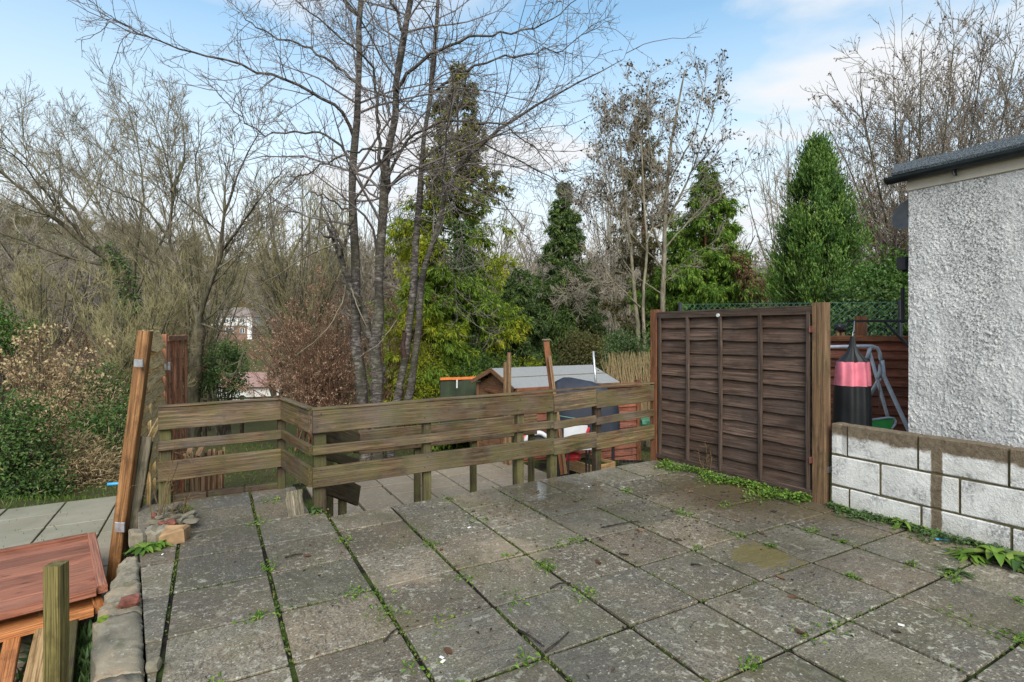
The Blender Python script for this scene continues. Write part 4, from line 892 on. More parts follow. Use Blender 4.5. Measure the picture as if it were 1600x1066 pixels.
def leaves(C_, D_, N_, L_, W_, g, r, v=None, fold=.15):
    n = len(C_); D_ = nrm(D_); s = nrm(np.cross(D_, N_)); nn = np.cross(s, D_)
    L_ = np.broadcast_to(np.asarray(L_, float), (n,))[:, None]; W_ = np.broadcast_to(np.asarray(W_, float), (n,))[:, None]
    V = np.stack([C_, C_+D_*L_*.5+s*W_*.5+nn*L_*fold, C_+D_*L_-nn*L_*fold*.6, C_+D_*L_*.5-s*W_*.5+nn*L_*fold], 1)
    v = r.random(n) if v is None else v
    g.add(V, np.arange(n*4).reshape(n, 4), np.repeat(v, 4))
def along(P, R, r, n, t0=0.):
    P = np.asarray(P); N, m, _ = P.shape; k = r.integers(0, N, n); t = t0+(1-t0)*r.random(n); f = t*(m-1); i = np.minimum(f.astype(int), m-2); u = (f-i)[:, None]
    return P[k, i]*(1-u)+P[k, i+1]*u, nrm(P[k, i+1]-P[k, i]), R[k, i], t
def add_tubes(g, P, R, s, base, v=0.):
    a, f = tubes(P-base, R, s); g.add(a, f, v, smooth=s > 3)
def stem(pts, r0, r1, n=14):
    p = spline(pts, n); t = np.linspace(0, 1, n); return p, r0+(r1-r0)*t**.85
def jig(p, r, s): 
    p = p.copy(); p[1:-1] += r.normal(0, s, (len(p)-2, 3)); return p
def ivy(g, P, R, r, n, base, spread=.12, size=.07, t0=0., cut=18):
    c, d, rr_, t = along(P[:, :cut], R[:, :cut], r, n, t0); o = nrm(np.cross(d, r.normal(size=(n, 3)))); c = c+o*(rr_[:, None]+np.abs(r.normal(0, spread, (n, 1)))*(1-.6*t[:, None]))
    leaves(c-base, nrm(r.normal(size=(n, 3))*.7-UP*.5+o*.4), o+r.normal(0, .5, (n, 3)), r.uniform(.6, 1.3, n)*size, r.uniform(.6, 1.2, n)*size*.85, g, r)
# bark and leaf materials
M['b_cherry'] = bark('cherry_bark', (.036, .03, .028), (.2, .178, .16), zs=3.2, sc=8, green=.3, greencol=(.09, .09, .05), thr=(.47, .66))
M['b_twig'] = plain('cherry_twig', (.13, .11, .1), .85, .35, 8)
M['b_olive'] = bark('olive_bark', (.05, .043, .03), (.14, .122, .085), green=.3, greencol=(.09, .09, .035))
M['b_olive_twig'] = plain('olive_twig', (.15, .13, .085), .9, .4, 2)
M['b_shoot'] = plain('olive_shoot', (.2, .178, .088), .9, .4, 2)
M['b_grey'] = bark('grey_bark', (.07, .06, .048), (.2, .18, .14), green=.45, greencol=(.1, .1, .035))
M['b_grey_twig'] = plain('grey_twig', (.23, .2, .155), .9, .3, 2)
M['b_will_twig'] = plain('willow_twig', (.17, .145, .115), .9, .3, 2)
M['b_pale'] = bark('pale_bark', (.11, .095, .07), (.25, .225, .17), green=.3, greencol=(.15, .14, .06))
M['b_red'] = bark('red_bark', (.06, .03, .018), (.16, .085, .05))
M['b_brown_twig'] = plain('brown_twig', (.14, .08, .05), .9, .3, 3)
M['b_dark'] = bark('dark_bark', (.02, .017, .013), (.07, .06, .045))
M['l_ivy'] = leafmat('ivy_leaf', (.025, .05, .014), (.055, .11, .025), (.095, .165, .04), (.15, .22, .065), trans=.35, rough=.4)
M['l_laurel'] = leafmat('laurel_leaf', (.03, .07, .012), (.06, .13, .02), (.1, .19, .03), trans=.25, rough=.4)
M['l_gold'] = leafmat('golden_spray', (.1, .14, .014), (.24, .3, .02), (.42, .44, .03), (.6, .5, .04), trans=.45)
M['l_green'] = leafmat('green_spray', (.07, .13, .02), (.15, .25, .03), (.25, .36, .05), (.34, .42, .06), trans=.45)
M['l_dkgreen'] = leafmat('dark_spray', (.055, .095, .035), (.105, .165, .05), (.17, .235, .075), trans=.4)
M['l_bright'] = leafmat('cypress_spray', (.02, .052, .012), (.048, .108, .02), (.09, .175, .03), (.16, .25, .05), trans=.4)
M['l_cyp'] = leafmat('broad_cypress_spray', (.05, .11, .02), (.1, .2, .03), (.17, .3, .045), (.25, .38, .06), trans=.45)
M['l_drab'] = leafmat('drab_spray', (.085, .09, .03), (.15, .14, .05), (.21, .175, .07), trans=.4)
M['l_deadbrown'] = leafmat('dead_leaf', (.07, .035, .02), (.14, .075, .042), (.2, .12, .07), trans=.2, rough=.8)
M['l_pinkbrown'] = leafmat('catkin', (.2, .12, .075), (.33, .21, .135), (.44, .3, .2), trans=.15, rough=.8)
M['l_key'] = leafmat('ash_key', (.03, .024, .016), (.06, .045, .028), trans=.1, rough=.9)
M['l_straw'] = leafmat('straw', (.16, .11, .05), (.28, .21, .11), (.4, .32, .19), trans=.2, rough=.8)
M['l_blossom'] = leafmat('blossom', (.4, .3, .16), (.55, .44, .26), trans=.3, rough=.8)
M['l_grass'] = leafmat('grass', (.03, .065, .008), (.06, .11, .015), (.11, .16, .03), (.17, .15, .06), trans=.3)
M['l_weed'] = leafmat('weed_leaf', (.04, .09, .014), (.085, .17, .02), (.13, .23, .03), (.2, .25, .06), trans=.3, rough=.5)
M['l_weed_dull'] = leafmat('weed_dull', (.04, .085, .025), (.07, .125, .04), (.11, .16, .05), trans=.3, rough=.55)
# ================================================================ cherry tree
r = np.random.default_rng(11)
CD = 9.0; base = px(590, 722, CD); cherry = thing('cherry_tree', base, 'large bare multi-stemmed cherry tree with ringed bark behind the railing', 'tree')
def pl_(pts, D0, D1=None):
    D1 = D0 if D1 is None else D1; k = np.linspace(0, 1, len(pts)); return np.array([px(x, y, D0+(D1-D0)*t) for (x, y), t in zip(pts, k)])
stems = [(pl_([(574, 735), (568, 632), (560, 560), (553, 480), (556, 400), (553, 300), (556, 200), (560, 100), (563, 0), (568, -140), (560, -300)], 9.0, 9.3), .15, .03),
 (pl_([(592, 735), (590, 632), (588, 540), (591, 450), (598, 350), (600, 290), (607, 235), (620, 140), (632, 60), (646, -20), (652, -180), (640, -340)], 8.9, 8.5), .155, .03),
 (pl_([(606, 735), (620, 625), (637, 550), (641, 490), (650, 420), (652, 350), (660, 250), (671, 150), (680, 40), (692, -90), (700, -260)], 9.1, 9.6), .115, .025),
 (pl_([(634, 640), (648, 560), (652, 490), (664, 400), (688, 345), (697, 300), (712, 262), (760, 215), (820, 175), (880, 142), (925, 118), (960, 108), (985, 78), (990, 50)], 9.0, 8.2), .1, .004),
 (pl_([(597, 600), (580, 520), (560, 470), (543, 440), (531, 405), (520, 370), (512, 352)], 9.0, 8.7), .1, .05),
 (pl_([(545, 440), (533, 405), (540, 380), (545, 352)], 8.85, 8.8), .055, .03)]
g = Geo(); P0 = []; R0_ = []
for p, a, b in stems:
    q, rr_ = stem(p, a*.76, b*.5, 22); q = jig(q, r, .018); rr_ = rr_*(1+.09*r.normal(size=22)); add_tubes(g, q[None], rr_[None], 10, base); P0.append(q); R0_.append(rr_)
limbs = [([(553, 215), (540, 178), (505, 152), (460, 130), (415, 115), (359, 97), (286, 76), (207, 53), (106, 0)], 9.2, 7.6, .045), ([(556, 262), (530, 225), (505, 203), (460, 208), (415, 211), (381, 192), (340, 150), (303, 118)], 9.2, 8.2, .035),
 ([(598, 330), (612, 260), (640, 215), (680, 192), (735, 185), (800, 200), (850, 250), (885, 300)], 8.8, 7.6, .045), ([(600, 280), (590, 200), (583, 110), (560, 80), (520, 50), (470, 10), (400, -60)], 8.6, 7.4, .045),
 ([(620, 140), (650, 100), (700, 70), (770, 55), (850, 40), (930, -20)], 8.6, 7.6, .045), ([(632, 60), (612, 0), (590, -60), (540, -130)], 8.5, 8.0, .04), ([(558, 130), (520, 100), (470, 70), (420, 55), (380, 30), (350, -20)], 9.2, 9.9, .04),
 ([(660, 250), (700, 215), (760, 225), (830, 262), (900, 300), (950, 330)], 9.3, 10, .035), ([(671, 150), (720, 110), (790, 90), (870, 80), (960, 30)], 9.5, 10.2, .04), ([(562, 30), (520, -20), (470, -60), (400, -120)], 9.2, 9.0, .04),
 ([(690, -60), (740, -90), (820, -120), (900, -110)], 9.5, 9, .03), ([(556, 340), (520, 310), (480, 300), (440, 330), (420, 370)], 9.1, 8.2, .025), ([(600, 300), (640, 260), (665, 258), (700, 290), (720, 350), (725, 420)], 8.8, 8.0, .025),
 ([(697, 300), (740, 290), (790, 320), (830, 380), (850, 440)], 8.7, 8.0, .022), ([(608, 230), (560, 235), (500, 255), (450, 290), (415, 330)], 8.6, 7.5, .03), ([(652, 350), (690, 380), (710, 440), (715, 500)], 9.2, 8.8, .018)]
lp_, lr_ = [], []
for pts, a, b, r0 in limbs:
    q, rr_ = stem(pl_(pts, a, b), r0*.72, .004, 22); q = jig(q, r, .022); lp_.append(q); lr_.append(rr_); add_tubes(g, q[None], rr_[None], 7, base)
# snapped stubs on the broken stem
for pts in ([(531, 400), (522, 365), (505, 345), (500, 325)], [(524, 372), (508, 370), (497, 360)], [(540, 392), (528, 370), (503, 318)], [(560, 465), (540, 446), (530, 440)], [(545, 352), (558, 330), (552, 320)], [(562, 480), (552, 455), (536, 447)]):
    q, rr_ = stem(pl_(pts, 8.7), .035, .012, 8); add_tubes(g, jig(q, r, .012)[None], rr_[None], 6, base)
g.obj('trunk', M['b_cherry'], cherry, base)
g = Geo(); q, rr_ = stem(pl_([(632, 560), (629, 540), (633, 520)], 8.87), .045, .03, 6); add_tubes(g, q[None], rr_[None], 8, base); g.obj('bark_wound', plain('wound', (.035, .018, .014), .9, .4, 20), cherry, base)
Pm, Rm = np.array(P0[:4]+lp_), np.array(R0_[:4]+lr_)
g = Geo()
up1 = r.random() 
Qa, Ra = grow(Pm, Rm, r, 170, .3, 1, 55, 14, .42, .9, 3.0, 9, .13, .02, .34, .006, .003)
Qb, Rb = grow(np.concatenate([Qa]), Ra, r, 1050, .12, 1, 48, 15, .42, .3, 1.4, 7, .12, .04, .6, .0038, .0026)
Qb2, Rb2 = grow(Pm[4:], Rm[4:], r, 420, .15, 1, 55, 15, .25, .35, 1.4, 7, .12, .05, .4, .0038, .0026)
Qb = np.concatenate([Qb, Qb2]); Rb = np.concatenate([Rb, Rb2])
Qc, Rc = grow(Qb, Rb, r, 5200, .1, 1, 50, 16, .45, .12, .6, 5, .12, .07, .7, .003, .0022)
Qd, Rd = grow(np.concatenate([Qc]), Rc, r, 6500, .1, 1, 48, 15, .5, .04, .25, 3, .12, .08, .8, .0025, .002)
# cherry spurs
Qe, Re = grow(np.concatenate([Qb]), Rb, r, 3500, .05, 1, 65, 12, .05, .02, .05, 3, .1, .1, .9, .0035, .004)
for Q, R_, s in ((Qa, Ra, 6), (Qb, Rb, 4), (Qc, Rc, 3), (Qd, Rd, 3), (Qe, Re, 3)): add_tubes(g, Q, R_, s, base)
g.obj('crown', M['b_twig'], cherry, base)
# pale snapped hanging branches
g = Geo()
for pts, r0 in (([(540, 445), (535, 475), (515, 510), (490, 535), (462, 556)], .018), ([(548, 450), (560, 480), (573, 510)], .014), ([(525, 380), (480, 400), (440, 425), (400, 448)], .016), ([(620, 500), (600, 530), (556, 562)], .01)):
    q, rr_ = stem(pl_(pts, 8.6), r0, .006, 10); add_tubes(g, jig(q, r, .008)[None], rr_[None], 5, base)
g.obj('snapped_branch', M['b_pale'], cherry, base)
# ================================================================ generic bare tree
def bare_tree(name, label, trunks, limbs, D, mat, tmat, seed, counts, base=None, twig_r=.004, up=.06, wig=.1, ang=42, ratio=.5, leafm=None, nleaf=0, leafsz=.06, leaf_t=.5, ivy_n=0, ivy_spread=.2, group=None, part='foliage', ivy_idx=None, cat='tree', sides0=8, ivy_cut=18):
    r = np.random.default_rng(seed); base = trunks[0][0][0] if base is None else base
    root = thing(name, base, label, cat, group); g = Geo(); P, R_ = [], []
    for pts, a, b in trunks:
        q, rr_ = stem(pts, a, b, 18); q = jig(q, r, a*.12); add_tubes(g, q[None], rr_[None], sides0, base); P.append(q); R_.append(rr_)
    for pts, a, b in limbs:
        q, rr_ = stem(pts, a*.7, b*.5, 18); q = jig(q, r, a*.18); add_tubes(g, q[None], rr_[None], 6, base); P.append(q); R_.append(rr_)
    g.obj('trunk', mat, root, base); P, R_ = np.array(P), np.array(R_); src = (P[len(trunks):], R_[len(trunks):]) if limbs else (P, R_)
    g = Geo(); L1 = grow(src[0], src[1], r, counts[0], .15, 1, ang, 12, ratio, .5, 5, 8, wig, up, .5, twig_r*1.5, twig_r)
    L2 = grow(*L1, r, counts[1], .1, 1, ang, 13, ratio, .25, 2.5, 6, wig*1.1, up, .62, twig_r*1.2, twig_r*.9)
    L3 = grow(*L2, r, counts[2], .1, 1, ang, 14, ratio, .12, 1.2, 4, wig*1.1, up, .7, twig_r*.85, twig_r*.6)
    Ls_ = [(L1, 5), (L2, 4), (L3, 3)]
    if len(counts) > 3: L4 = grow(*L3, r, counts[3], .1, 1, ang, 14, ratio*1.1, .07, .7, 3, wig*1.1, up, .8, twig_r*.7, twig_r*.5); Ls_.append((L4, 3))
    for (Q, RR), s in Ls_: add_tubes(g, Q, RR, s, base)
    g.obj('crown', tmat, root, base)
    if nleaf:
        g = Geo(); Q = Ls_[-1][0]; c, d, _, t = along(Q[0], Q[1], r, nleaf, leaf_t); leaves(c-base, nrm(d*.2+r.normal(0, .5, (nleaf, 3))-UP*.6), r.normal(size=(nleaf, 3)), r.uniform(.6, 1.3, nleaf)*leafsz, r.uniform(.6, 1.2, nleaf)*leafsz*.6, g, r); g.obj(part, leafm, root, base)['kind'] = 'stuff'
    if ivy_n:
        g = Geo(); ii = ivy_idx or list(range(len(trunks))); ivy(g, P[ii], R_[ii], r, ivy_n, base, ivy_spread, .075 if D > 12 else .06, cut=ivy_cut); g.obj('ivy', M['l_ivy'], root, base)['kind'] = 'stuff'
    return root
# left spreading tree, ivy on its trunk
D = 17.
bare_tree('bare_tree', 'spreading bare tree with ivy-covered trunk behind the leaning post', [(pl_([(222, 690), (218, 600), (208, 520), (200, 460), (190, 420), (160, 385)], D), .22, .16)],
 [(pl_(p, D, D+dz), a, .015) for p, dz, a in (([(185, 418), (140, 385), (90, 345), (40, 300), (-20, 255), (-90, 215)], -3, .15), ([(175, 400), (110, 320), (50, 260), (0, 200), (-30, 180)], 1, .09), ([(200, 450), (160, 330), (120, 250), (95, 200)], 2, .08), ([(190, 420), (100, 400), (20, 370), (-60, 350)], -2, .09), ([(205, 480), (215, 380), (225, 300), (215, 220), (200, 160)], 0, .09), ([(208, 500), (130, 470), (60, 470), (-20, 440)], -2, .06), ([(206, 470), (240, 400), (275, 330), (280, 260)], 1, .07), ([(140, 385), (70, 300), (20, 240), (-40, 210)], -3, .07))],
 D, M['b_olive'], M['b_olive_twig'], 21, (150, 1300, 6000, 5000), twig_r=.005, up=.11, wig=.06, ang=36, ratio=.46, ivy_n=4200, ivy_spread=.28)
D = 14.5
bare_tree('bare_tree', 'bare tree with forked leaning limbs and thick straight trunk left of the brown shrub', [(pl_([(302, 730), (302, 640), (306, 560), (309, 505)], D), .2, .16)],
 [(pl_(p, D, D+dz), a, .014) for p, dz, a in (([(309, 508), (300, 470), (285, 430), (262, 370), (270, 300), (262, 250), (240, 190), (215, 140)], 1, .09), ([(310, 508), (325, 450), (345, 395), (352, 330), (372, 270), (400, 215), (420, 180)], -1, .11), ([(340, 405), (330, 380), (310, 320), (305, 250), (320, 190)], 1, .07), ([(345, 395), (385, 340), (420, 290), (450, 260)], -2, .06), ([(262, 370), (225, 320), (180, 300), (140, 280)], -1, .06), ([(268, 300), (290, 250), (285, 190), (270, 150)], 2, .05), ([(310, 510), (345, 480), (375, 400), (385, 330)], 2, .05), ([(309, 505), (340, 515), (365, 520), (385, 560), (400, 580)], -1, .045), ([(306, 520), (270, 500), (245, 450), (220, 400)], 0, .05))],
 D, M['b_olive'], M['b_olive_twig'], 22, (140, 1200, 5500, 4500), twig_r=.0048, up=.1, wig=.065, ang=38, ratio=.44)
# tall slender coppice poles in the middle distance
r = np.random.default_rng(5)
def coppice(x0, x1, ybase, ytop, D, n, seed, label, mat, tmat, counts=(60, 400, 1800), fan=.5, tr=.0065, name='coppiced_tree', group=None, **kw):
    r = np.random.default_rng(seed); cx = (x0+x1)/2; gz = float(zt((cx-800)/F*D, D)); bs = A((cx-800)/F*D, D, gz); tr_ = []
    for k in range(n):
        xt = r.uniform(x0, x1); yt = ytop+abs(xt-cx)/(x1-x0)*70*fan+r.uniform(0, 60); Dk = D+r.normal(0, D*.04)
        b = bs+A(r.normal(0, .25), r.normal(0, .25), 0); t = px(xt, yt, Dk); m1 = b+(t-b)*.4+A((t-b)[0]*-.12, 0, .3)
        tr_.append((np.array([b, m1, b+(t-b)*.75, t]), .05*D/20*r.uniform(.7, 1.3), .012))
    return bare_tree(name, label, tr_, [], D, mat, tmat, seed+100, counts, base=bs, twig_r=tr, up=.1, ang=30, ratio=.33, group=group, sides0=5, **kw)
coppice(380, 560, 600, 270, 26, 24, 1, 'clump of tall slender olive bare stems behind the brown shrub', M['b_olive'], M['b_shoot'], (220, 1500, 5200))
coppice(455, 610, 600, 290, 33, 20, 2, 'clump of thin bare stems behind the cherry trunks', M['b_grey'], M['b_grey_twig'], (180, 1200, 4200), tr=.008)
coppice(190, 420, 600, 330, 22, 24, 3, 'dense thicket of olive bare shoots between the two left trees', M['b_olive'], M['b_shoot'], (240, 1700, 6000))
coppice(-60, 190, 620, 395, 15, 20, 4, 'tangled bare olive thicket at the far left', M['b_olive'], M['b_shoot'], (220, 1700, 6000), fan=.8, tr=.005)
coppice(60, 330, 600, 430, 12, 16, 5, 'low thicket of bare twigs behind the left fence panels', M['b_grey'], M['b_shoot'], (200, 1500, 5200), fan=.8, tr=.004)
coppice(610, 830, 600, 300, 36, 22, 6, 'grey bare trees far behind the golden conifer', M['b_grey'], M['b_grey_twig'], (180, 1200, 4200), tr=.009)
coppice(880, 1060, 600, 260, 30, 20, 7, 'bare grey stems behind the ash tree', M['b_grey'], M['b_grey_twig'], (180, 1200, 4200), tr=.008)
coppice(1150, 1330, 560, 190, 30, 18, 8, 'bare grey tree behind the bright green cypress', M['b_grey'], M['b_grey_twig'], (200, 1500, 5000), tr=.008, fan=1.2)
# brown shrub
def brown_shrub():
    r = np.random.default_rng(31); D = 11.5; bs = px(500, 700, D); tr_ = []
    for k in range(44):
        xt = r.uniform(385, 572); yt = 448+((xt-485)/95)**2*75+r.uniform(0, 90); Dk = D+r.normal(0, .6); b = bs+A(r.normal(0, .3), r.normal(0, .2), 0); t = px(xt, yt, Dk); tr_.append((np.array([b, b+(t-b)*.45+A((t-b)[0]*-.2, 0, .1), t]), .022, .006))
    bare_tree('brown_shrub', 'dense brown twiggy shrub left of the cherry trunks', tr_, [], D, M['b_red'], M['b_brown_twig'], 32, (240, 1400, 4200), base=bs, twig_r=.0035, up=.07, ang=38, ratio=.42, leafm=M['l_pinkbrown'], nleaf=9000, leafsz=.04, leaf_t=.2, cat='shrub', sides0=5)
brown_shrub()
def brown2():
    r = np.random.default_rng(35); D = 12.5; bs = px(620, 700, D); tr_ = []
    for k in range(16):
        xt = r.uniform(575, 665); t = px(xt, r.uniform(470, 560), D+r.normal(0, .4)); b = bs+A(r.normal(0, .2), 0, 0); tr_.append((np.array([b, (b+t)/2, t]), .018, .005))
    bare_tree('brown_shrub', 'smaller brown twiggy shrub seen between the cherry stems', tr_, [], D, M['b_red'], M['b_brown_twig'], 36, (60, 300, 1200), base=bs, twig_r=.0035, up=.07, ang=38, ratio=.42, leafm=M['l_pinkbrown'], nleaf=1800, leafsz=.04, leaf_t=.2, cat='shrub', sides0=5)
brown2()
# ash with keys
D = 14.
bare_tree('ash_tree', 'pale-stemmed bare ash hung with dark seed bunches behind the dark fence', [(pl_([(1032, 700), (1033, 560), (1035, 470), (1038, 380), (1042, 290), (1050, 220), (1062, 150), (1070, 110)], D), .11, .02)],
 [(pl_(p, D, D+dz), a, .01) for p, dz, a in (([(1036, 400), (1000, 300), (975, 220), (960, 160)], 1, .05), ([(1038, 360), (1080, 270), (1110, 190), (1125, 120)], -1, .05), ([(1040, 320), (1015, 230), (1010, 150), (1018, 110)], 1, .045), ([(1036, 420), (980, 360), (945, 300), (920, 260)], -1, .04), ([(1042, 290), (1085, 210), (1100, 140), (1090, 105)], 1, .04), ([(1037, 390), (1090, 330), (1140, 290), (1180, 250)], 0, .04), ([(1035, 440), (1080, 400), (1130, 370)], -1, .03), ([(1035, 460), (990, 430), (940, 420)], 0, .03))],
 D, M['b_pale'], M['b_grey_twig'], 41, (130, 1100, 5200), twig_r=.0045, up=.09, ratio=.42, leafm=M['l_key'], nleaf=2600, leafsz=.085, leaf_t=.75, part='seed_bunches')
bare_tree('ash_tree', 'leaning pale ash stems left of the taller ash, with reddish lower trunks', [(pl_([(1000, 700), (1000, 560), (993, 470), (985, 390), (975, 300), (968, 210)], 13.), .085, .015), (pl_([(1012, 700), (1008, 560), (1004, 470), (1012, 380), (1005, 300), (1002, 220)], 13.4), .07, .015)],
 [(pl_(p, 13, 13+dz), a, .008) for p, dz, a in (([(990, 430), (955, 380), (925, 340), (905, 300)], -1, .03), ([(985, 390), (960, 320), (940, 250), (935, 200)], 0, .035), ([(1000, 480), (960, 440), (920, 440), (880, 470)], -1, .025), ([(1010, 380), (1035, 320), (1045, 260)], 1, .03))],
 13, M['b_pale'], M['b_grey_twig'], 42, (90, 750, 3400), twig_r=.004, up=.08, ratio=.42, leafm=M['l_key'], nleaf=1300, leafsz=.08, leaf_t=.75, part='seed_bunches')
# right fan-shaped tree with dead leaves
D = 15.; r = np.random.default_rng(50); bs = px(1425, 640, D)
lim = [(np.array([bs+A(r.normal(0, .3), r.normal(0, .3), 0), px(1425+(x-1425)*.3, 420+r.uniform(-20, 20), D), px(1425+(x-1425)*.75, 230+abs(x-1440)*.3, D+dz*.6), px(x, y, D+dz)]), a, .01)
   for x, y, dz, a in ((1265, 290, 0, .06), (1300, 210, 1, .07), (1345, 150, -1, .07), (1395, 110, 1, .08), (1440, 80, 0, .08), (1490, 70, -1, .07), (1540, 60, 1, .07), (1590, 70, 0, .06), (1640, 90, -1, .06), (1700, 150, 0, .06), (1320, 330, -1, .05), (1420, 150, 2, .06), (1520, 120, 2, .06), (1610, 150, 2, .05), (1290, 380, 1, .04))]
bare_tree('willow_tree', 'fan-shaped bare tree with brown dead leaves above the building roof', lim, [], D, M['b_olive'], M['b_will_twig'], 51, (600, 5200, 17000), base=bs, twig_r=.0055, up=.07, ang=33, ratio=.38, leafm=M['l_deadbrown'], nleaf=6500, leafsz=.075, leaf_t=.3, ivy_n=6500, ivy_spread=.3, ivy_idx=[2, 3, 5, 10, 14], ivy_cut=9)
# ================================================================ conifers
def conifer(name, label, xb, ytop, D, zb, prof, mats, seed, nbr=150, spray=26, size=.2, droop=-.25, bark_=None, dens=1., rise=.25, wid=.3, gap=0., twist=0., trunkr=.16, patch=None):
    """whorled branches with hanging sprays; prof(h 0..1) -> branch length; patch(point) -> which leaf material"""
    r = np.random.default_rng(seed); b = A((xb-800)/F*D, D, zb); top = px(xb, ytop, D); H = top[2]-zb; root = thing(name, b, label, 'tree')
    q, rr_ = stem(np.array([b, b+(top-b)*.5+A(r.normal(0, .1), 0, 0), top]), trunkr, .012, 16); g = Geo(); add_tubes(g, q[None], rr_[None], 8, b)
    h = np.sort(r.random(nbr)**.9); h = .03+.96*h; az = r.random(nbr)*2*math.pi+twist; L = prof(h)*r.uniform(.72, 1.15, nbr)
    keep = r.random(nbr) > gap; h, az, L = h[keep], az[keep], L[keep]; nb_ = len(h)
    c = np.stack([np.interp(h, np.linspace(0, 1, 16), q[:, k]) for k in range(3)], 1); d = np.stack([np.cos(az), np.sin(az), np.full(nb_, rise)], 1); n = 8; P = [c]; st = (L/(n-1))[:, None]; d = nrm(d)
    for s in range(n-1): P.append(P[-1]+d*st); d = nrm(d+UP*droop/(n-1)*(1 if s < 5 else -.5)+r.normal(0, .05, (nb_, 3)))
    P = np.stack(P, 1); R_ = np.clip(L*.011, .006, .05)[:, None]*np.linspace(1, .25, n)[None]; add_tubes(g, P, R_, 4, b); g.obj('trunk', bark_ or M['b_dark'], root, b)
    # side sprays
    ns = int(nb_*spray*dens); Q, RQ = grow(P, R_, r, ns, .12, 1, 52, 12, .38, .12, wid*2.2, 5, .08, droop*.25, .5, .003, .002)
    gs_ = [Geo() for _ in mats]; nl = ns*22; cc, dd, _, t = along(Q, RQ, r, nl, .0)
    sel = np.zeros(nl, int) if patch is None else patch(cc, r)
    Dl = nrm(dd*.8+r.normal(0, .45, (nl, 3))+UP*droop*.9); Nn = r.normal(0, .5, (nl, 3))+UP
    vv = np.clip(r.normal(.45, .24, nl)+.3*(t-.5), 0, 1)
    for k, gm in enumerate(gs_):
        s = sel == k
        if s.any(): leaves(cc[s]-b, Dl[s], Nn[s], r.uniform(.7, 1.5, s.sum())*size, r.uniform(.16, .3, s.sum())*size, gm, r, vv[s])
    for gm, mt in zip(gs_, mats):
        if gm.n: gm.obj('foliage', mt, root, b)['kind'] = 'stuff'
    return root
gzz = lambda x, D: float(zt((x-800)/F*D, D))
conifer('golden_conifer', 'tall golden-green drooping conifer right of the cherry', 716, 96, 15.5, gzz(716, 15.5), lambda h: np.where(h < .5, 2.3-.8*h, 3.3*(1-h)+.25), (M['l_gold'], M['l_green'], M['l_drab']), 61, 210, 24, .135, -.45, rise=.15,
  patch=lambda c, r: np.where(c[:, 2] > 4.6+r.normal(0, .6, len(c)), np.where(r.random(len(c)) < .25, 0, 2), np.where((np.sin(c[:, 0]*2.1+1)+np.sin(c[:, 2]*2.3)+r.normal(0, .5, len(c))) > .25, 0, 1)), gap=.1)
conifer('golden_conifer', 'low bright yellow-green drooping conifer close behind the cherry stems', 676, 372, 13.2, gzz(676, 13.2), lambda h: 1.25*(1-h)**.6+.15, (M['l_gold'], M['l_green']), 67, 150, 20, .13, -.5, rise=.1, patch=lambda c, r: (np.sin(c[:, 0]*3)+np.sin(c[:, 2]*3.3)+r.normal(0, .5, len(c)) > .0).astype(int))
# ivy-clad dark column inside it
r = np.random.default_rng(62); b = A((722-800)/F*14.6, 14.6, gzz(722, 14.6)); root = thing('ivy_column', b, 'dark ivy-covered dead trunk in front of the golden conifer', 'tree'); q, rr_ = stem(np.array([b, px(722, 500, 14.6), px(720, 345, 14.6)]), .14, .06, 12); g = Geo(); add_tubes(g, q[None], rr_[None], 7, b); g.obj('trunk', M['b_dark'], root, b); g = Geo(); ivy(g, q[None], rr_[None], r, 8500, b, .38, .085); g.obj('ivy', M['l_ivy'], root, b)['kind'] = 'stuff'
conifer('dark_conifer', 'narrow dark green conical conifer right of the golden conifer', 880, 284, 21, gzz(880, 21), lambda h: 2.3*(1-h)**.9+.12, (M['l_dkgreen'], M['l_green']), 63, 400, 18, .15, -.35, patch=lambda c, r: (r.random(len(c)) < .12).astype(int))
conifer('dark_conifer', 'low dark conifer behind the shed', 812, 420, 17, gzz(812, 17), lambda h: 1.5*(1-h)**.7+.15, (M['l_dkgreen'],), 64, 170, 20, .14, -.4)
conifer('cypress_tree', 'broad green drooping cypress with brown patches behind the dark fence', 1105, 250, 16.5, gzz(1105, 16.5), lambda h: np.where(h < .55, 1.85, 1.85*(1-h)/.45+.15)*(1+.12*np.sin(h*25)), (M['l_cyp'], M['l_green'], M['l_deadbrown']), 65, 230, 24, .145, -.55, rise=.1, bark_=M['b_red'],
  patch=lambda c, r: np.where((c[:, 0] > 6.2) & (np.sin(c[:, 2]*1.9+c[:, 0]*1.3)+r.normal(0, .4, len(c)) > .55), 2, np.where(r.random(len(c)) < .35, 1, 0)))
conifer('sparse_conifer', 'tall sparse brownish conifer behind the ash tree', 1003, 135, 18, gzz(1003, 18), lambda h: np.where(h < .5, 1.7, 3.2*(1-h)+.12)*.85, (M['l_drab'], M['l_deadbrown']), 66, 170, 13, .13, -.25, bark_=M['b_red'], patch=lambda c, r: (r.random(len(c)) < .12).astype(int), gap=.15)
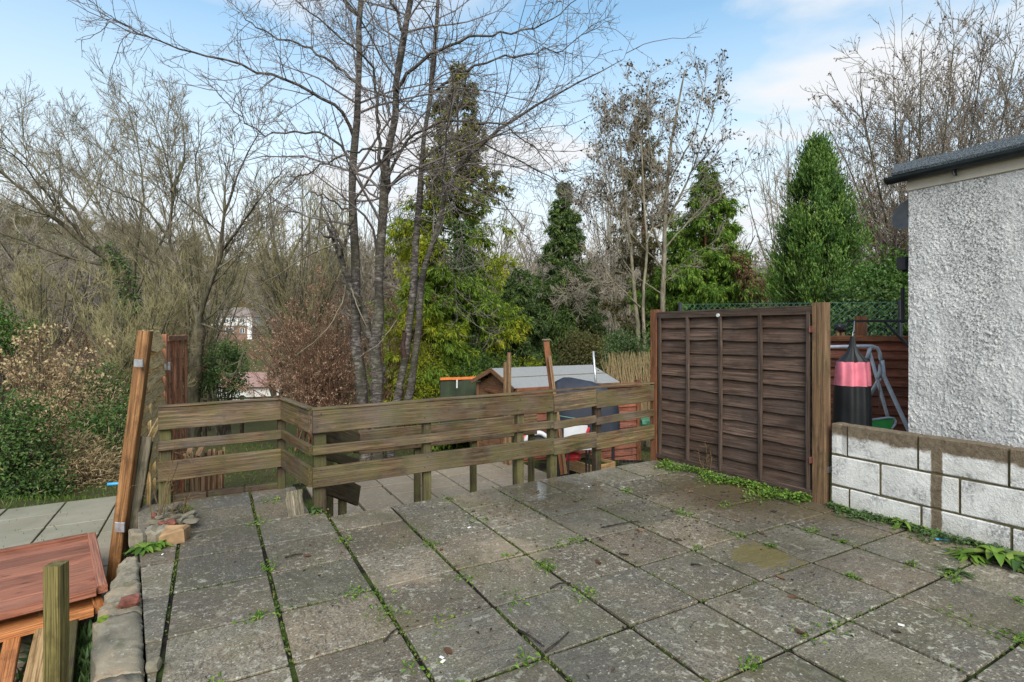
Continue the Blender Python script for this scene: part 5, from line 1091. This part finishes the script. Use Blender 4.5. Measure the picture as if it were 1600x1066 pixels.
# dense bright cypress cone
def dense_cone(name, label, xb, ytop, ybot, D, zb, rad0, seed, n=60000, mats=None, size=.1):
    r = np.random.default_rng(seed); b = A((xb-800)/F*D, D, zb); top = px(xb, ytop, D); H = top[2]-zb; root = thing(name, b, label, 'tree')
    g = Geo(); q, rr_ = stem(np.array([b, (b+top)/2, top]), .12, .01, 10); add_tubes(g, q[None], rr_[None], 6, b)
    # upright branch plumes
    npl = 640; h = r.random(npl)**1.25*.97; az = r.random(npl)*2*math.pi; R_ = np.minimum(1.12, 1.48*(1-h)**.82)*(1+.1*np.sin(az*5+h*9)+r.normal(0, .075, npl)); 
    c0 = b+UP*(h*H)[:, None]; tip = c0+np.stack([np.cos(az)*R_, np.sin(az)*R_, .35*R_+.25], 1); mid = c0+(tip-c0)*.6-UP*.08; P = np.stack([c0, mid, tip], 1); RR = np.tile([.014, .008, .003], (npl, 1)); add_tubes(g, P, RR, 3, b); g.obj('trunk', M['b_red'], root, b)
    k = r.integers(0, npl, n); t = .45+.62*r.random(n)**.7; out = nrm(tip[k]-c0[k]); c = c0[k]+(tip[k]-c0[k])*t[:, None]+r.normal(0, .07, (n, 3))+UP*((t-.45)**2*.35)[:, None]
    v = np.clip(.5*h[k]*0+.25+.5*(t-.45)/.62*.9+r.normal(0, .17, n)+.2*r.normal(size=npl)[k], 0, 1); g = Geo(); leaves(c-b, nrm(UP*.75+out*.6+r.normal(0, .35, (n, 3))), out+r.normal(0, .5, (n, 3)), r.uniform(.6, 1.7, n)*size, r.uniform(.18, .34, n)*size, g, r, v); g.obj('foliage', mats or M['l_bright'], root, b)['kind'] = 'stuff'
dense_cone('cypress_cone', 'dense bright green conical cypress above the dark fence', 1277, 238, 480, 11.2, gzz(1277, 11.2), 1.18, 71)
# ================================================================ bushes
def bush(name, label, x, y, D, rx, ry, rz, leafm, n, seed, size=.07, wmat=None, zb=None, asp=.6, cat='bush', shell=.55, group=None, dropz=0.):
    """leafy mound: twigs from the base, leaves in clumps through the outer volume"""
    n = int(n*1.6); r = np.random.default_rng(seed); c = px(x, y, D); b = A(c[0], c[1], float(zt(c[0], c[1])) if zb is None else zb); root = thing(name, b, label, cat, group)
    ncl = max(40, n//60); dv = nrm(r.normal(size=(ncl, 3))); k = shell+(1-shell)*r.random(ncl)**.6; cl = c+dv*A(rx, ry, rz)*k[:, None]*(1+.18*r.normal(size=(ncl, 1))); cl[:, 2] = np.maximum(cl[:, 2], b[2]+.05)
    g = Geo(); P = np.stack([np.tile(b, (ncl, 1))+r.normal(0, rx*.12, (ncl, 3))*A(1, 1, 0), (b+cl)/2+r.normal(0, .06, (ncl, 3)), cl], 1); add_tubes(g, P, np.tile([.014, .009, .003], (ncl, 1)), 3, b); g.obj('stems', wmat or M['b_dark'], root, b)
    i = r.integers(0, ncl, n); off = r.normal(0, .16*min(rx, 1.)+.03, (n, 3)); C_ = cl[i]+off; C_[:, 2] = np.maximum(C_[:, 2], b[2]+.01); out = nrm(C_-c)
    tone = r.normal(0, .16, ncl); v = np.clip(.45+tone[i]+r.normal(0, .2, n), 0, 1)
    g = Geo(); leaves(C_-b, nrm(out*.6+r.normal(0, .7, (n, 3))-UP*.1), out+UP*.5+r.normal(0, .45, (n, 3)), r.uniform(.5, 1.1, n)*size, r.uniform(.6, 1.1, n)*size*asp, g, r, v); g.obj('foliage', leafm, root, b)['kind'] = 'stuff'; return root
bush('ivy_bush', 'dark glossy ivy mound at the far left edge', 5, 715, 6.9, .55, .5, .75, M['l_ivy'], 5200, 81, .06)
bush('ivy_bush', 'low ivy mound in front of the left paving edge', 40, 770, 6.7, .5, .35, .3, M['l_ivy'], 1500, 82, .055)
bush('bramble_bush', 'green bramble bush behind the leaning post', 170, 675, 8.6, .55, .5, .55, M['l_ivy'], 1800, 83, .065)
bush('bramble_bush', 'leafy evergreen bush left of the ivy-covered trunk', 150, 610, 10.5, .5, .5, .5, M['l_ivy'], 1500, 84, .075)
bush('evergreen_bush', 'dark evergreen bush between the left tree trunk and brown shrub', 350, 580, 15, .6, .5, .7, M['l_ivy'], 2400, 85, .09)
bush('evergreen_bush', 'green shrub at far left above the ivy mound', -10, 520, 9.5, .5, .5, .45, M['l_laurel'], 2200, 86, .07)
bush('laurel_bush', 'bright green laurel bush beside the white building', 1400, 455, 8.4, .48, .4, .45, M['l_laurel'], 4200, 87, .085)
bush('laurel_bush', 'ivy-leaved bush below the laurel behind the chain link', 1372, 490, 8.0, .6, .35, .45, M['l_ivy'], 2800, 88, .075)
bush('variegated_bush', 'pale green shrub behind the reed screen', 985, 555, 12.6, .6, .4, .55, M['l_weed_dull'], 2600, 89, .07)
bush('bramble_bush', 'low bramble patch under the dark conifer', 770, 600, 13, 1.2, .6, .5, M['l_ivy'], 3600, 90, .08)
bush('evergreen_bush', 'dark green undergrowth left of the ash trunks', 915, 560, 14.5, .9, .5, .6, M['l_drab'], 3000, 91, .08)
bush('moss_mound', 'yellow-green mossy stump at the foot of the golden conifer', 668, 600, 12.5, .35, .4, .95, M['l_gold'], 3000, 92, .05, shell=.8)
bush('straw_tussock', 'straw-coloured dead bracken left of the leaning post', 100, 735, 7.6, .75, .5, .38, M['l_straw'], 3200, 93, .12, asp=.12, cat='plant', wmat=M['b_brown_twig'])
bush('straw_tussock', 'dead brown undergrowth below the pale blossom shrub', 95, 650, 9.0, .95, .5, .6, M['l_straw'], 3600, 94, .09, asp=.2, cat='plant', wmat=M['b_brown_twig'])
bush('dead_undergrowth', 'brown dead undergrowth at the foot of the left thicket', 180, 560, 14, 2.6, .8, .9, M['l_deadbrown'], 3800, 95, .1, asp=.25, cat='plant', wmat=M['b_olive_twig'])
# pale blossoming shrub
def blossom():
    r = np.random.default_rng(101); D = 9.; bs = px(68, 690, D); tr_ = []
    for k in range(12):
        xt = r.uniform(0, 132); t = px(xt, r.uniform(530, 600), D+r.normal(0, .4)); b = bs+A(r.normal(0, .06), 0, 0); tr_.append((np.array([b, b+(t-b)*.5+A(0, 0, .1), t]), .02, .006))
    bare_tree('pale_shrub', 'small shrub with pale yellow flower tufts at the left', tr_, [], D, M['b_olive'], M['b_brown_twig'], 102, (50, 220, 600), base=bs, twig_r=.003, up=.06, ang=42, ratio=.42, leafm=M['l_blossom'], nleaf=1500, leafsz=.06, leaf_t=.5, part='blossom', cat='shrub', sides0=5)
blossom()
# ================================================================ far wood on the hillside (one mass)
def far_wood():
    r = np.random.default_rng(120); g = Geo(); protos = []
    for k in range(5):
        rr = np.random.default_rng(200+k); tr_ = np.stack([np.zeros((5, 3))+rr.normal(0, .3, (5, 3))*A(1, 1, 0), rr.normal(0, .8, (5, 3))*A(1, 1, 0)+UP*3.5, rr.normal(0, 2.2, (5, 3))*A(1, 1, 0)+UP*7, rr.normal(0, 2.8, (5, 3))*A(1, 1, 0)+UP*10.], 1)
        R_ = np.tile([.16, .12, .08, .03], (5, 1)); a = grow(tr_, R_, rr, 34, .2, 1, 38, 12, .4, 1, 5, 5, .1, .12, .5, .04, .03); b = grow(*a, rr, 190, .1, 1, 38, 14, .5, .5, 2.5, 4, .12, .1, .6, .028, .02)
        gg = Geo(); 
        for Q, RR, s in ((tr_, R_, 4), (*a, 3), (*b, 3)): v, f = tubes(Q, RR, s); gg.add(v, f)
        protos.append((np.concatenate(gg.v), np.concatenate(gg.f)))
    n = 0
    while n < 1250:
        y = 34+226*r.random()**.75; x = r.uniform(-1.15, 1.1)*y
        if y < 60 and r.random() < .35: continue
        hx = (x/y)*F+800
        if 300 < hx < 440 and y < 134: continue
        k = r.integers(0, 5); v, f = protos[k]; s = r.uniform(.6, 1.2)*(.55+.45*min(1, y/90)); a = r.random()*6.28; cs, sn = math.cos(a), math.sin(a)
        vv = v@np.array([[cs, sn, 0], [-sn, cs, 0], [0, 0, 1]])*s+A(x, y, float(zt(x, y))-.1); g.add(vv, f, r.random()); n += 1
    M['far_twig'] = leafmat('far_twig', (.085, .07, .042), (.145, .12, .065), (.135, .125, .055), (.17, .125, .085), trans=.0, rough=.95)
    # the nearer belt of bare trees: each one a tree, sharing four shapes
    belt = []
    for k in range(4):
        rr = np.random.default_rng(300+k); nt_ = 4
        tr_ = np.stack([rr.normal(0, .25, (nt_, 3))*A(1, 1, 0), rr.normal(0, .7, (nt_, 3))*A(1, 1, 0)+UP*4, rr.normal(0, 1.5, (nt_, 3))*A(1, 1, 0)+UP*8.5, rr.normal(0, 2.3, (nt_, 3))*A(1, 1, 0)+UP*13.5], 1); tr_ = np.stack([spline(q, 10) for q in tr_])
        R_ = np.tile(np.linspace(.17, .03, 10), (nt_, 1)); a = grow(tr_, R_, rr, 60, .2, 1, 36, 12, .33, 1, 5, 7, .1, .1, .45, .025, .016); b = grow(*a, rr, 420, .1, 1, 36, 14, .45, .5, 2.4, 5, .12, .09, .6, .015, .011); c = grow(*b, rr, 1900, .1, 1, 38, 14, .5, .25, 1.2, 3, .12, .08, .7, .014, .010)
        g1 = Geo(); g1.add(*tubes(tr_, R_, 6)); g2 = Geo()
        for Q, s in ((a, 4), (b, 3), (c, 3)): g2.add(*tubes(*Q, s))
        m1, m2 = g1.mesh('trunk'), g2.mesh('crown'); m1.materials.append(M['b_grey'] if k % 2 else M['b_olive']); m2.materials.append(M['b_grey_twig'] if k % 2 else M['b_will_twig']); belt.append((m1, m2))
    n = 0
    while n < 128:
        y = r.uniform(27, 78); x = r.uniform(-1.1, 1.05)*y; hx = (x/y)*F+800
        if 312 < hx < 415: continue
        s = r.uniform(.8, 1.25)*(.78+.3*(y-27)/50); m1, m2 = belt[n % 4]
        t_ = thing('bare_tree', (x, y, float(zt(x, y))-.1), 'bare winter tree standing in the wood beyond the garden', 'tree', 'bare trees in the wood beyond the garden')
        t_.rotation_euler = (0, 0, r.random()*6.28); t_.scale = (s, s, s)
        for nm, me in (('trunk', m1), ('crown', m2)): o = bpy.data.objects.new(nm, me); C.objects.link(o); o.parent = t_
        n += 1
    tag(g.obj('far_wood', M['far_twig']), 'bare winter wood covering the far hillside', 'wood', kind='stuff')
    # scattered evergreen trees among it
    g = Geo()
    for k in range(46):
        y = r.uniform(45, 220); x = r.uniform(-1.1, 1.)*y; hx = (x/y)*F+800
        if 300 < hx < 440 and y < 134: continue
        h = r.uniform(4, 8); c0 = A(x, y, float(zt(x, y))); nn = 900; t = r.random(nn); rr2 = (1-t)*h*.3*np.sqrt(r.random(nn)); az = r.random(nn)*6.28; c = c0+np.stack([np.cos(az)*rr2, np.sin(az)*rr2, t*h], 1)
        leaves(c, r.normal(0, 1, (nn, 3)), r.normal(0, 1, (nn, 3)), .8, .5, g, r)
    tag(g.obj('far_evergreens', M['l_ivy']), 'dark evergreens scattered through the far wood', 'wood', kind='stuff')
far_wood()
# ================================================================ grass on the lower garden
def grass():
    r = np.random.default_rng(130); n = 42000; y = 3+12*r.random(n)**1.3; x = r.uniform(-1.05, .95, n)*y
    def inside(i0, i1, j0, j1, x, y): i = ((x-O0[0])*E1[0]+(y-O0[1])*E1[1])/SL; j = ((x-O0[0])*E2[0]+(y-O0[1])*E2[1])/SL; return (i > i0) & (i < i1) & (j > j0) & (j < j1)
    bad = inside(-2.5, 9, -20, 4.2, x, y) | inside(-3, 8, 3, 8.2, x, y) | inside(-4, -1, -20, 5.4, x, y) | inside(-30, -3.2, -20, 4.9, x, y)
    x, y = x[~bad], y[~bad]; n = len(x); c = np.stack([x, y, zt(x, y)-.01], 1); tn = np.clip(.45+.3*np.sin(x*1.3+.5)*np.sin(y*1.1)+r.normal(0, .2, n), 0, 1)
    g = Geo(); leaves(c, UP+r.normal(0, .45, (n, 3)), r.normal(size=(n, 3)), r.uniform(.04, .11, n), r.uniform(.006, .012, n), g, r, tn, .05)
    tag(g.obj('grass', M['l_grass']), 'patchy winter grass on the lower garden', 'grass', kind='stuff')
    # tall grass and weeds in the strip beside the concrete edging
    n = 2600; t = r.random(n); s = r.random(n); p0, p1 = gp(120, 985, -.5), gp(100, 1120, -.5); c = (gp(160, 985, -.5)+(gp(170, 1150, -.5)-gp(160, 985, -.5))*t[:, None])-E1*(s*.3)[:, None]; c[:, 2] = -.53
    g = Geo(); leaves(c, UP+r.normal(0, .5, (n, 3)), r.normal(size=(n, 3)), r.uniform(.06, .17, n), r.uniform(.012, .03, n), g, r, None, .08)
    tag(g.obj('grass_strip', M['l_weed_dull']), 'green grass and weeds between the concrete edging and the panels', 'grass', kind='stuff')
grass()
# ================================================================ weeds, moss and litter on the patio
def rosette(name, label, p, n, L, W, mat, seed, lift=.5, segs=3, parent=None, group=None, lobes=False):
    r = np.random.default_rng(seed); g = Geo()
    for k in range(n):
        a = 2*math.pi*k/n*2.4+r.normal(0, .25); d = A(math.cos(a), math.sin(a), 0); s = A(-d[1], d[0], 0); l = L*r.uniform(.55, 1.15); w_ = W*r.uniform(.7, 1.15); el = lift*r.uniform(.3, 1.3); V = []
        m = 6
        for q in range(m+1):
            t = q/m; wv = w_*math.sin(math.pi*min(1, .08+t*.93))**.7*(1 if not lobes else (.55+.45*(q % 2))); pos = d*l*t*math.cos(el)+UP*(l*(math.sin(el)*t-(.65+.4*el)*t*t*.75)+.012); V += [pos-s*wv/2+UP*wv*.18, pos, pos+s*wv/2+UP*wv*.18]
        V = np.array(V); V[:, 2] = np.maximum(V[:, 2], .006+.004*r.random()); f = [(3*q+e, 3*q+e+1, 3*q+e+4, 3*q+e+3) for q in range(m) for e in (0, 1)]; g.add(V, f, r.random(), smooth=True)
    o = g.obj(name, mat, parent, p)
    return tag(o, label, 'weed', group) if parent is None else o
rosette('dandelion', 'dandelion clump at the foot of the block wall near the fence post', gp(1408, 822), 26, .17, .032, M['l_weed'], 1, .75, lobes=True)
rosette('dandelion', 'dull green flat weed beside the fence post base', gp(1352, 806), 20, .12, .03, M['l_weed_dull'], 2, .4)
rosette('dock', 'large broad-leaved dock plant at the bottom of the block wall', gp(1560, 880), 30, .25, .06, M['l_weed'], 3, .95)
rosette('dock', 'broad-leaved weed at the right edge beside the large dock', gp(1592, 886), 18, .2, .055, M['l_weed_dull'], 13, .9)
rosette('dandelion', 'small toothed weed midway along the block wall', gp(1450, 832), 18, .12, .024, M['l_weed'], 14, .6, lobes=True)
rosette('dandelion', 'yellowish flat weed at the fence post corner', gp(1325, 798), 20, .12, .026, M['l_weed'], 15, .5, lobes=True)
rosette('dandelion', 'toothed weed left of the large dock plant', gp(1515, 872), 26, .17, .03, M['l_weed'], 4, .55, lobes=True)
rosette('dandelion', 'low weed in the joint left of the dock', gp(1500, 898), 12, .08, .02, M['l_weed_dull'], 5, .4)
rosette('weed', 'leafy weed growing at the foot of the corner post', gp(493, 802), 16, .1, .04, M['l_weed_dull'], 6, 1.0)
rosette('weed', 'leafy weed beside the leaning post foot', gp(224, 862), 40, .12, .034, M['l_weed'], 7, .8)
rosette('weed', 'second leafy weed below the pale kerb pieces', gp(246, 856), 30, .1, .03, M['l_weed'], 8, .8)
for k_, (x_, y_, n_, L_, lab_) in enumerate(((955, 733, 22, .2, 'leafy weed at the left of the low wire fence'), (985, 722, 20, .16, 'leafy weed in the middle of the low wire fence'), (905, 728, 26, .2, 'green plant growing in the timber planter'))): rosette('weed', lab_, gp(x_, y_, -.6)-UP*.08, n_, L_, .05, M['l_weed_dull'], 20+k_, 1.0)
def creeping():
    """leafy creeping weed along the foot of the dark fence and wall"""
    r = np.random.default_rng(140); g = Geo(); n = 2300; t = r.random(n)**1.2; L = np.linalg.norm(FP1-FP0); w_ = np.abs(r.normal(0, .085, n))+.02
    w_ *= .6+1.1*(np.sin(t*9)**2); c = FP0*A(1, 1, 0)-fd*(.05+t[:, None]*L*.86)-E1*(w_+.03)[:, None]+UP*r.uniform(.004, .05, n)[:, None]
    leaves(c, r.normal(0, 1, (n, 3))*A(1, 1, .4), UP+r.normal(0, .4, (n, 3)), r.uniform(.014, .034, n), r.uniform(.012, .026, n), g, r, None, .1); tag(g.obj('creeping_weed', M['l_weed']), 'bright creeping weed along the foot of the dark fence', 'weed', kind='stuff')
    g = Geo(); n = 2200; t = r.random(n)*1.6; c = W0+WD*t[:, None]+WN*(np.abs(r.normal(0, .06, n))*(.4+1.2*np.sin(t*7)**2)+.012)[:, None]+UP*r.uniform(.004, .03, n)[:, None]; leaves(c, r.normal(0, 1, (n, 3))*A(1, 1, .4), UP+r.normal(0, .4, (n, 3)), r.uniform(.015, .035, n), r.uniform(.01, .022, n), g, r, None, .1); tag(g.obj('wall_weed', M['l_weed_dull']), 'low green weeds along the foot of the block wall', 'weed', kind='stuff')
    # moss and seedlings in the joints
    g = Geo(); g2 = Geo(); r = np.random.default_rng(141)
    for i in range(-4, 11):
        for j in range(-8, 6):
            for (a, b, wt) in ((G(i, j), G(i, j+1), .5), (G(i, j), G(i+1, j), .3)):
                m = (a+b)/2
                if m[1] < 1.5 or m[1] > 7 or abs(m[0]/m[1]) > 1.1: continue
                ii, jj = IJ(m)
                if jj > 2.8 and ii > -1.2: continue
                if (m-KI0)@A(kd[1], -kd[0], 0) > -.02: continue
                if (m-FP1)@E1 > -.02+((m-FP1)@fd)*0: 
                    if np.cross(fd, m-FP1)[2] > -.03: continue
                dens = wt*max(0, math.sin(i*2.3+j*1.7)+.75+r.normal(0, .5)); k = int(60*dens)
                if k > 0:
                    t = r.random(k); c = a+(b-a)*t[:, None]+r.normal(0, .004, (k, 3))*A(1, 1, 0)-UP*.008; leaves(c, UP*.8+r.normal(0, .6, (k, 3)), r.normal(size=(k, 3)), r.uniform(.008, .022, k), r.uniform(.006, .014, k), g, r)
                if r.random() < .42*wt+.1:
                    for _ in range(r.integers(1, 3)):
                        p = a+(b-a)*r.random(); k = r.integers(14, 46); rr_ = r.uniform(.014, .045); c = p+r.normal(0, rr_, (k, 3))*A(1, 1, .0)+UP*np.abs(r.normal(0, .008, k))[:, None]; leaves(c, r.normal(0, 1, (k, 3))*A(1, 1, .35)+UP*.3, UP+r.normal(0, .5, (k, 3)), r.uniform(.012, .03, k), r.uniform(.008, .016, k), g2, r)
    tag(g.obj('joint_moss', M['l_grass']), 'moss growing in the joints between the paving slabs', 'moss', kind='stuff'); tag(g2.obj('joint_weeds', M['l_weed']), 'tiny weeds sprouting from the paving joints', 'weed', kind='stuff')
creeping()
def litter():
    r = np.random.default_rng(150); spots = [(940, 846), (1190, 690), (1250, 990), (975, 868), (840, 770), (900, 785), (1050, 800), (1120, 795), (1150, 815), (1180, 812), (1190, 835), (1010, 775), (740, 800), (760, 812), (480, 870), (1060, 845), (1305, 838), (1240, 935), (1400, 990), (700, 1020), (1080, 770), (1130, 770), (935, 880), (690, 860), (1210, 800), (870, 800), (1090, 815), (1160, 780), (1000, 830), (1220, 905)]
    for k, (x, y) in enumerate(spots):
        p = gp(x, y); L = r.uniform(.03, .06); a = r.random()*6.28; V = []
        for q in range(4):
            t = q/3; wv = L*.5*math.sin(math.pi*(.1+.8*t)); V += [(L*(t-.5), -wv/2, .012*r.random()), (L*(t-.5), 0, .002), (L*(t-.5), wv/2, .012*r.random())]
        o = Geo().add(V, [(3*q+e, 3*q+e+1, 3*q+e+4, 3*q+e+3) for q in range(3) for e in (0, 1)], r.random(), smooth=True).obj('dead_leaf', M['l_deadbrown'] if k % 3 else M['l_key'], None, p+UP*.004, (0, 0, a)); tag(o, 'curled brown dead leaf lying on the damp paving', 'leaf', 'dead leaves on the paving')
    for k, (x0, y0, x1, y1, lab) in enumerate(((852, 1022, 889, 991, 'dark forked twig on the slab nearest the camera, right piece'), (810, 988, 850, 1014, 'dark twig in the joint beside the forked twig'), (860, 922, 892, 914, 'short twig lying on the middle slab'), (940, 826, 998, 816, 'long dark twig near the wet slabs'), (1080, 884, 1096, 886, 'small dark twig on the right slabs'), (445, 873, 473, 868, 'dark bark strip on the left slabs'), (600, 1005, 622, 985, 'dark upright dead stem in the left joint'))):
        a, b = gp(x0, y0)+UP*.008, gp(x1, y1)+UP*.01; m = (a+b)/2+A(r.normal(0, .01), r.normal(0, .01), .008); tag(tube_obj('twig', spline([a, m, b], 7), np.linspace(.006, .003, 7), M['b_dark'], None, 5), lab, 'twig')
    for k, (x, y, lab) in enumerate(((690, 1030, 'small white paper scrap on the front slab'), (692, 1036, 'second white paper scrap beside the first'), (1408, 979, 'white chip on the right front slab'), (733, 826, 'pale flake on the middle slabs'), (254, 868, 'white bird-dropping flake on the left slab'), (920, 762, 'white pebble on the wet slabs'))):
        s = r.uniform(.007, .015); tag(prism([(-s, -s*.5), (s, -s*.6), (s*.9, s*.5), (-s*.8, s*.6)], 0, .003, .0008).obj('scrap', M['paper'], None, gp(x, y)+UP*.006, (0, 0, r.random()*3)), lab, 'scrap')
    tag(prism([(-.035, -.006), (.035, -.008), (.037, .007), (-.033, .008)], 0, .004, .001).obj('blue_strip', M['blue_plastic'], None, gp(1472, 846)+UP*.01, (0, 0, -.2)), 'bright blue plastic strip at the foot of the block wall', 'scrap')
    tag(tube_obj('blue_pipe', [gp(168, 757, -.55), gp(196, 755, -.55)], .018, M['blue_plastic'], None, 7), 'pale blue pipe on the moss left of the leaning post', 'pipe')
    # dead stalks
    for k, (x, y, h, n, lab) in enumerate(((253, 822, .55, 7, 'dry pale weed stalks in front of the railing end'), (1105, 742, .32, 6, 'dry weed stalks at the foot of the dark fence'), (283, 815, .2, 7, 'thorny dry twigs on the rubble heap'))):
        p = gp(x, y); P = []
        for q in range(n): d = A(r.normal(0, .25), r.normal(0, .15), 1); e = p+nrm(d)*h*r.uniform(.4, 1); P.append([p+A(r.normal(0, .03), 0, 0), (p+e)/2+r.normal(0, .02, 3), e, e+A(r.normal(0, .06), r.normal(0, .06), -.02)])
        P = np.array(P); R_ = np.tile([.003, .0025, .002, .001], (n, 1)); Q = grow(P, R_, r, n*4, .3, 1, 50, 15, .3, .04, .14, 3, .1, .02, .7, .0014, .001); g = Geo(); add_tubes(g, P, R_, 4, p); add_tubes(g, *Q, 3, p); tag(g.obj('dry_stalks', M['l_straw'], None, p), lab, 'weed')
litter()
def bits():
    r = np.random.default_rng(160); P = []
    for x, y, sx, sy, n in ((1110, 790, 80, 22, 260), (780, 795, 50, 18, 90), (980, 835, 60, 20, 90), (500, 870, 60, 40, 40), (1200, 880, 150, 70, 120), (850, 950, 250, 70, 120), (1000, 770, 70, 15, 90), (270, 830, 25, 12, 70), (1180, 815, 60, 15, 90)):
        for _ in range(n):
            a, b = r.normal(x, sx), r.normal(y, sy)
            p = gp(a, max(b, 735))
            i, j = IJ(p)
            if j > 2.5 and i > -1: continue
            if (p-KI0)@A(kd[1], -kd[0], 0) > -.03 or np.cross(fd, p-FP1)[2] > -.05: continue
            P.append(p)
    P = np.array(P); n = len(P); g = Geo(); leaves(P+UP*.004, r.normal(0, 1, (n, 3))*A(1, 1, .12), UP+r.normal(0, .25, (n, 3)), r.uniform(.008, .032, n), r.uniform(.003, .014, n), g, r, None, .12)
    tag(g.obj('leaf_litter', M['l_litter']), 'scattered dark crumbs of leaves and twigs on the paving', 'litter', kind='stuff')
M['l_litter'] = leafmat('litter', (.012, .009, .006), (.03, .02, .013), (.07, .04, .022), (.12, .07, .04), trans=.05, rough=.8)
bits()
tag(rock('moss_cushion', gp(163, 970, .0), (.05, .05, .035), plain('moss', (.12, .17, .015), .95, .4, 60, bump=1.), None, 15), 'bright round moss cushion on the concrete edging', 'moss')
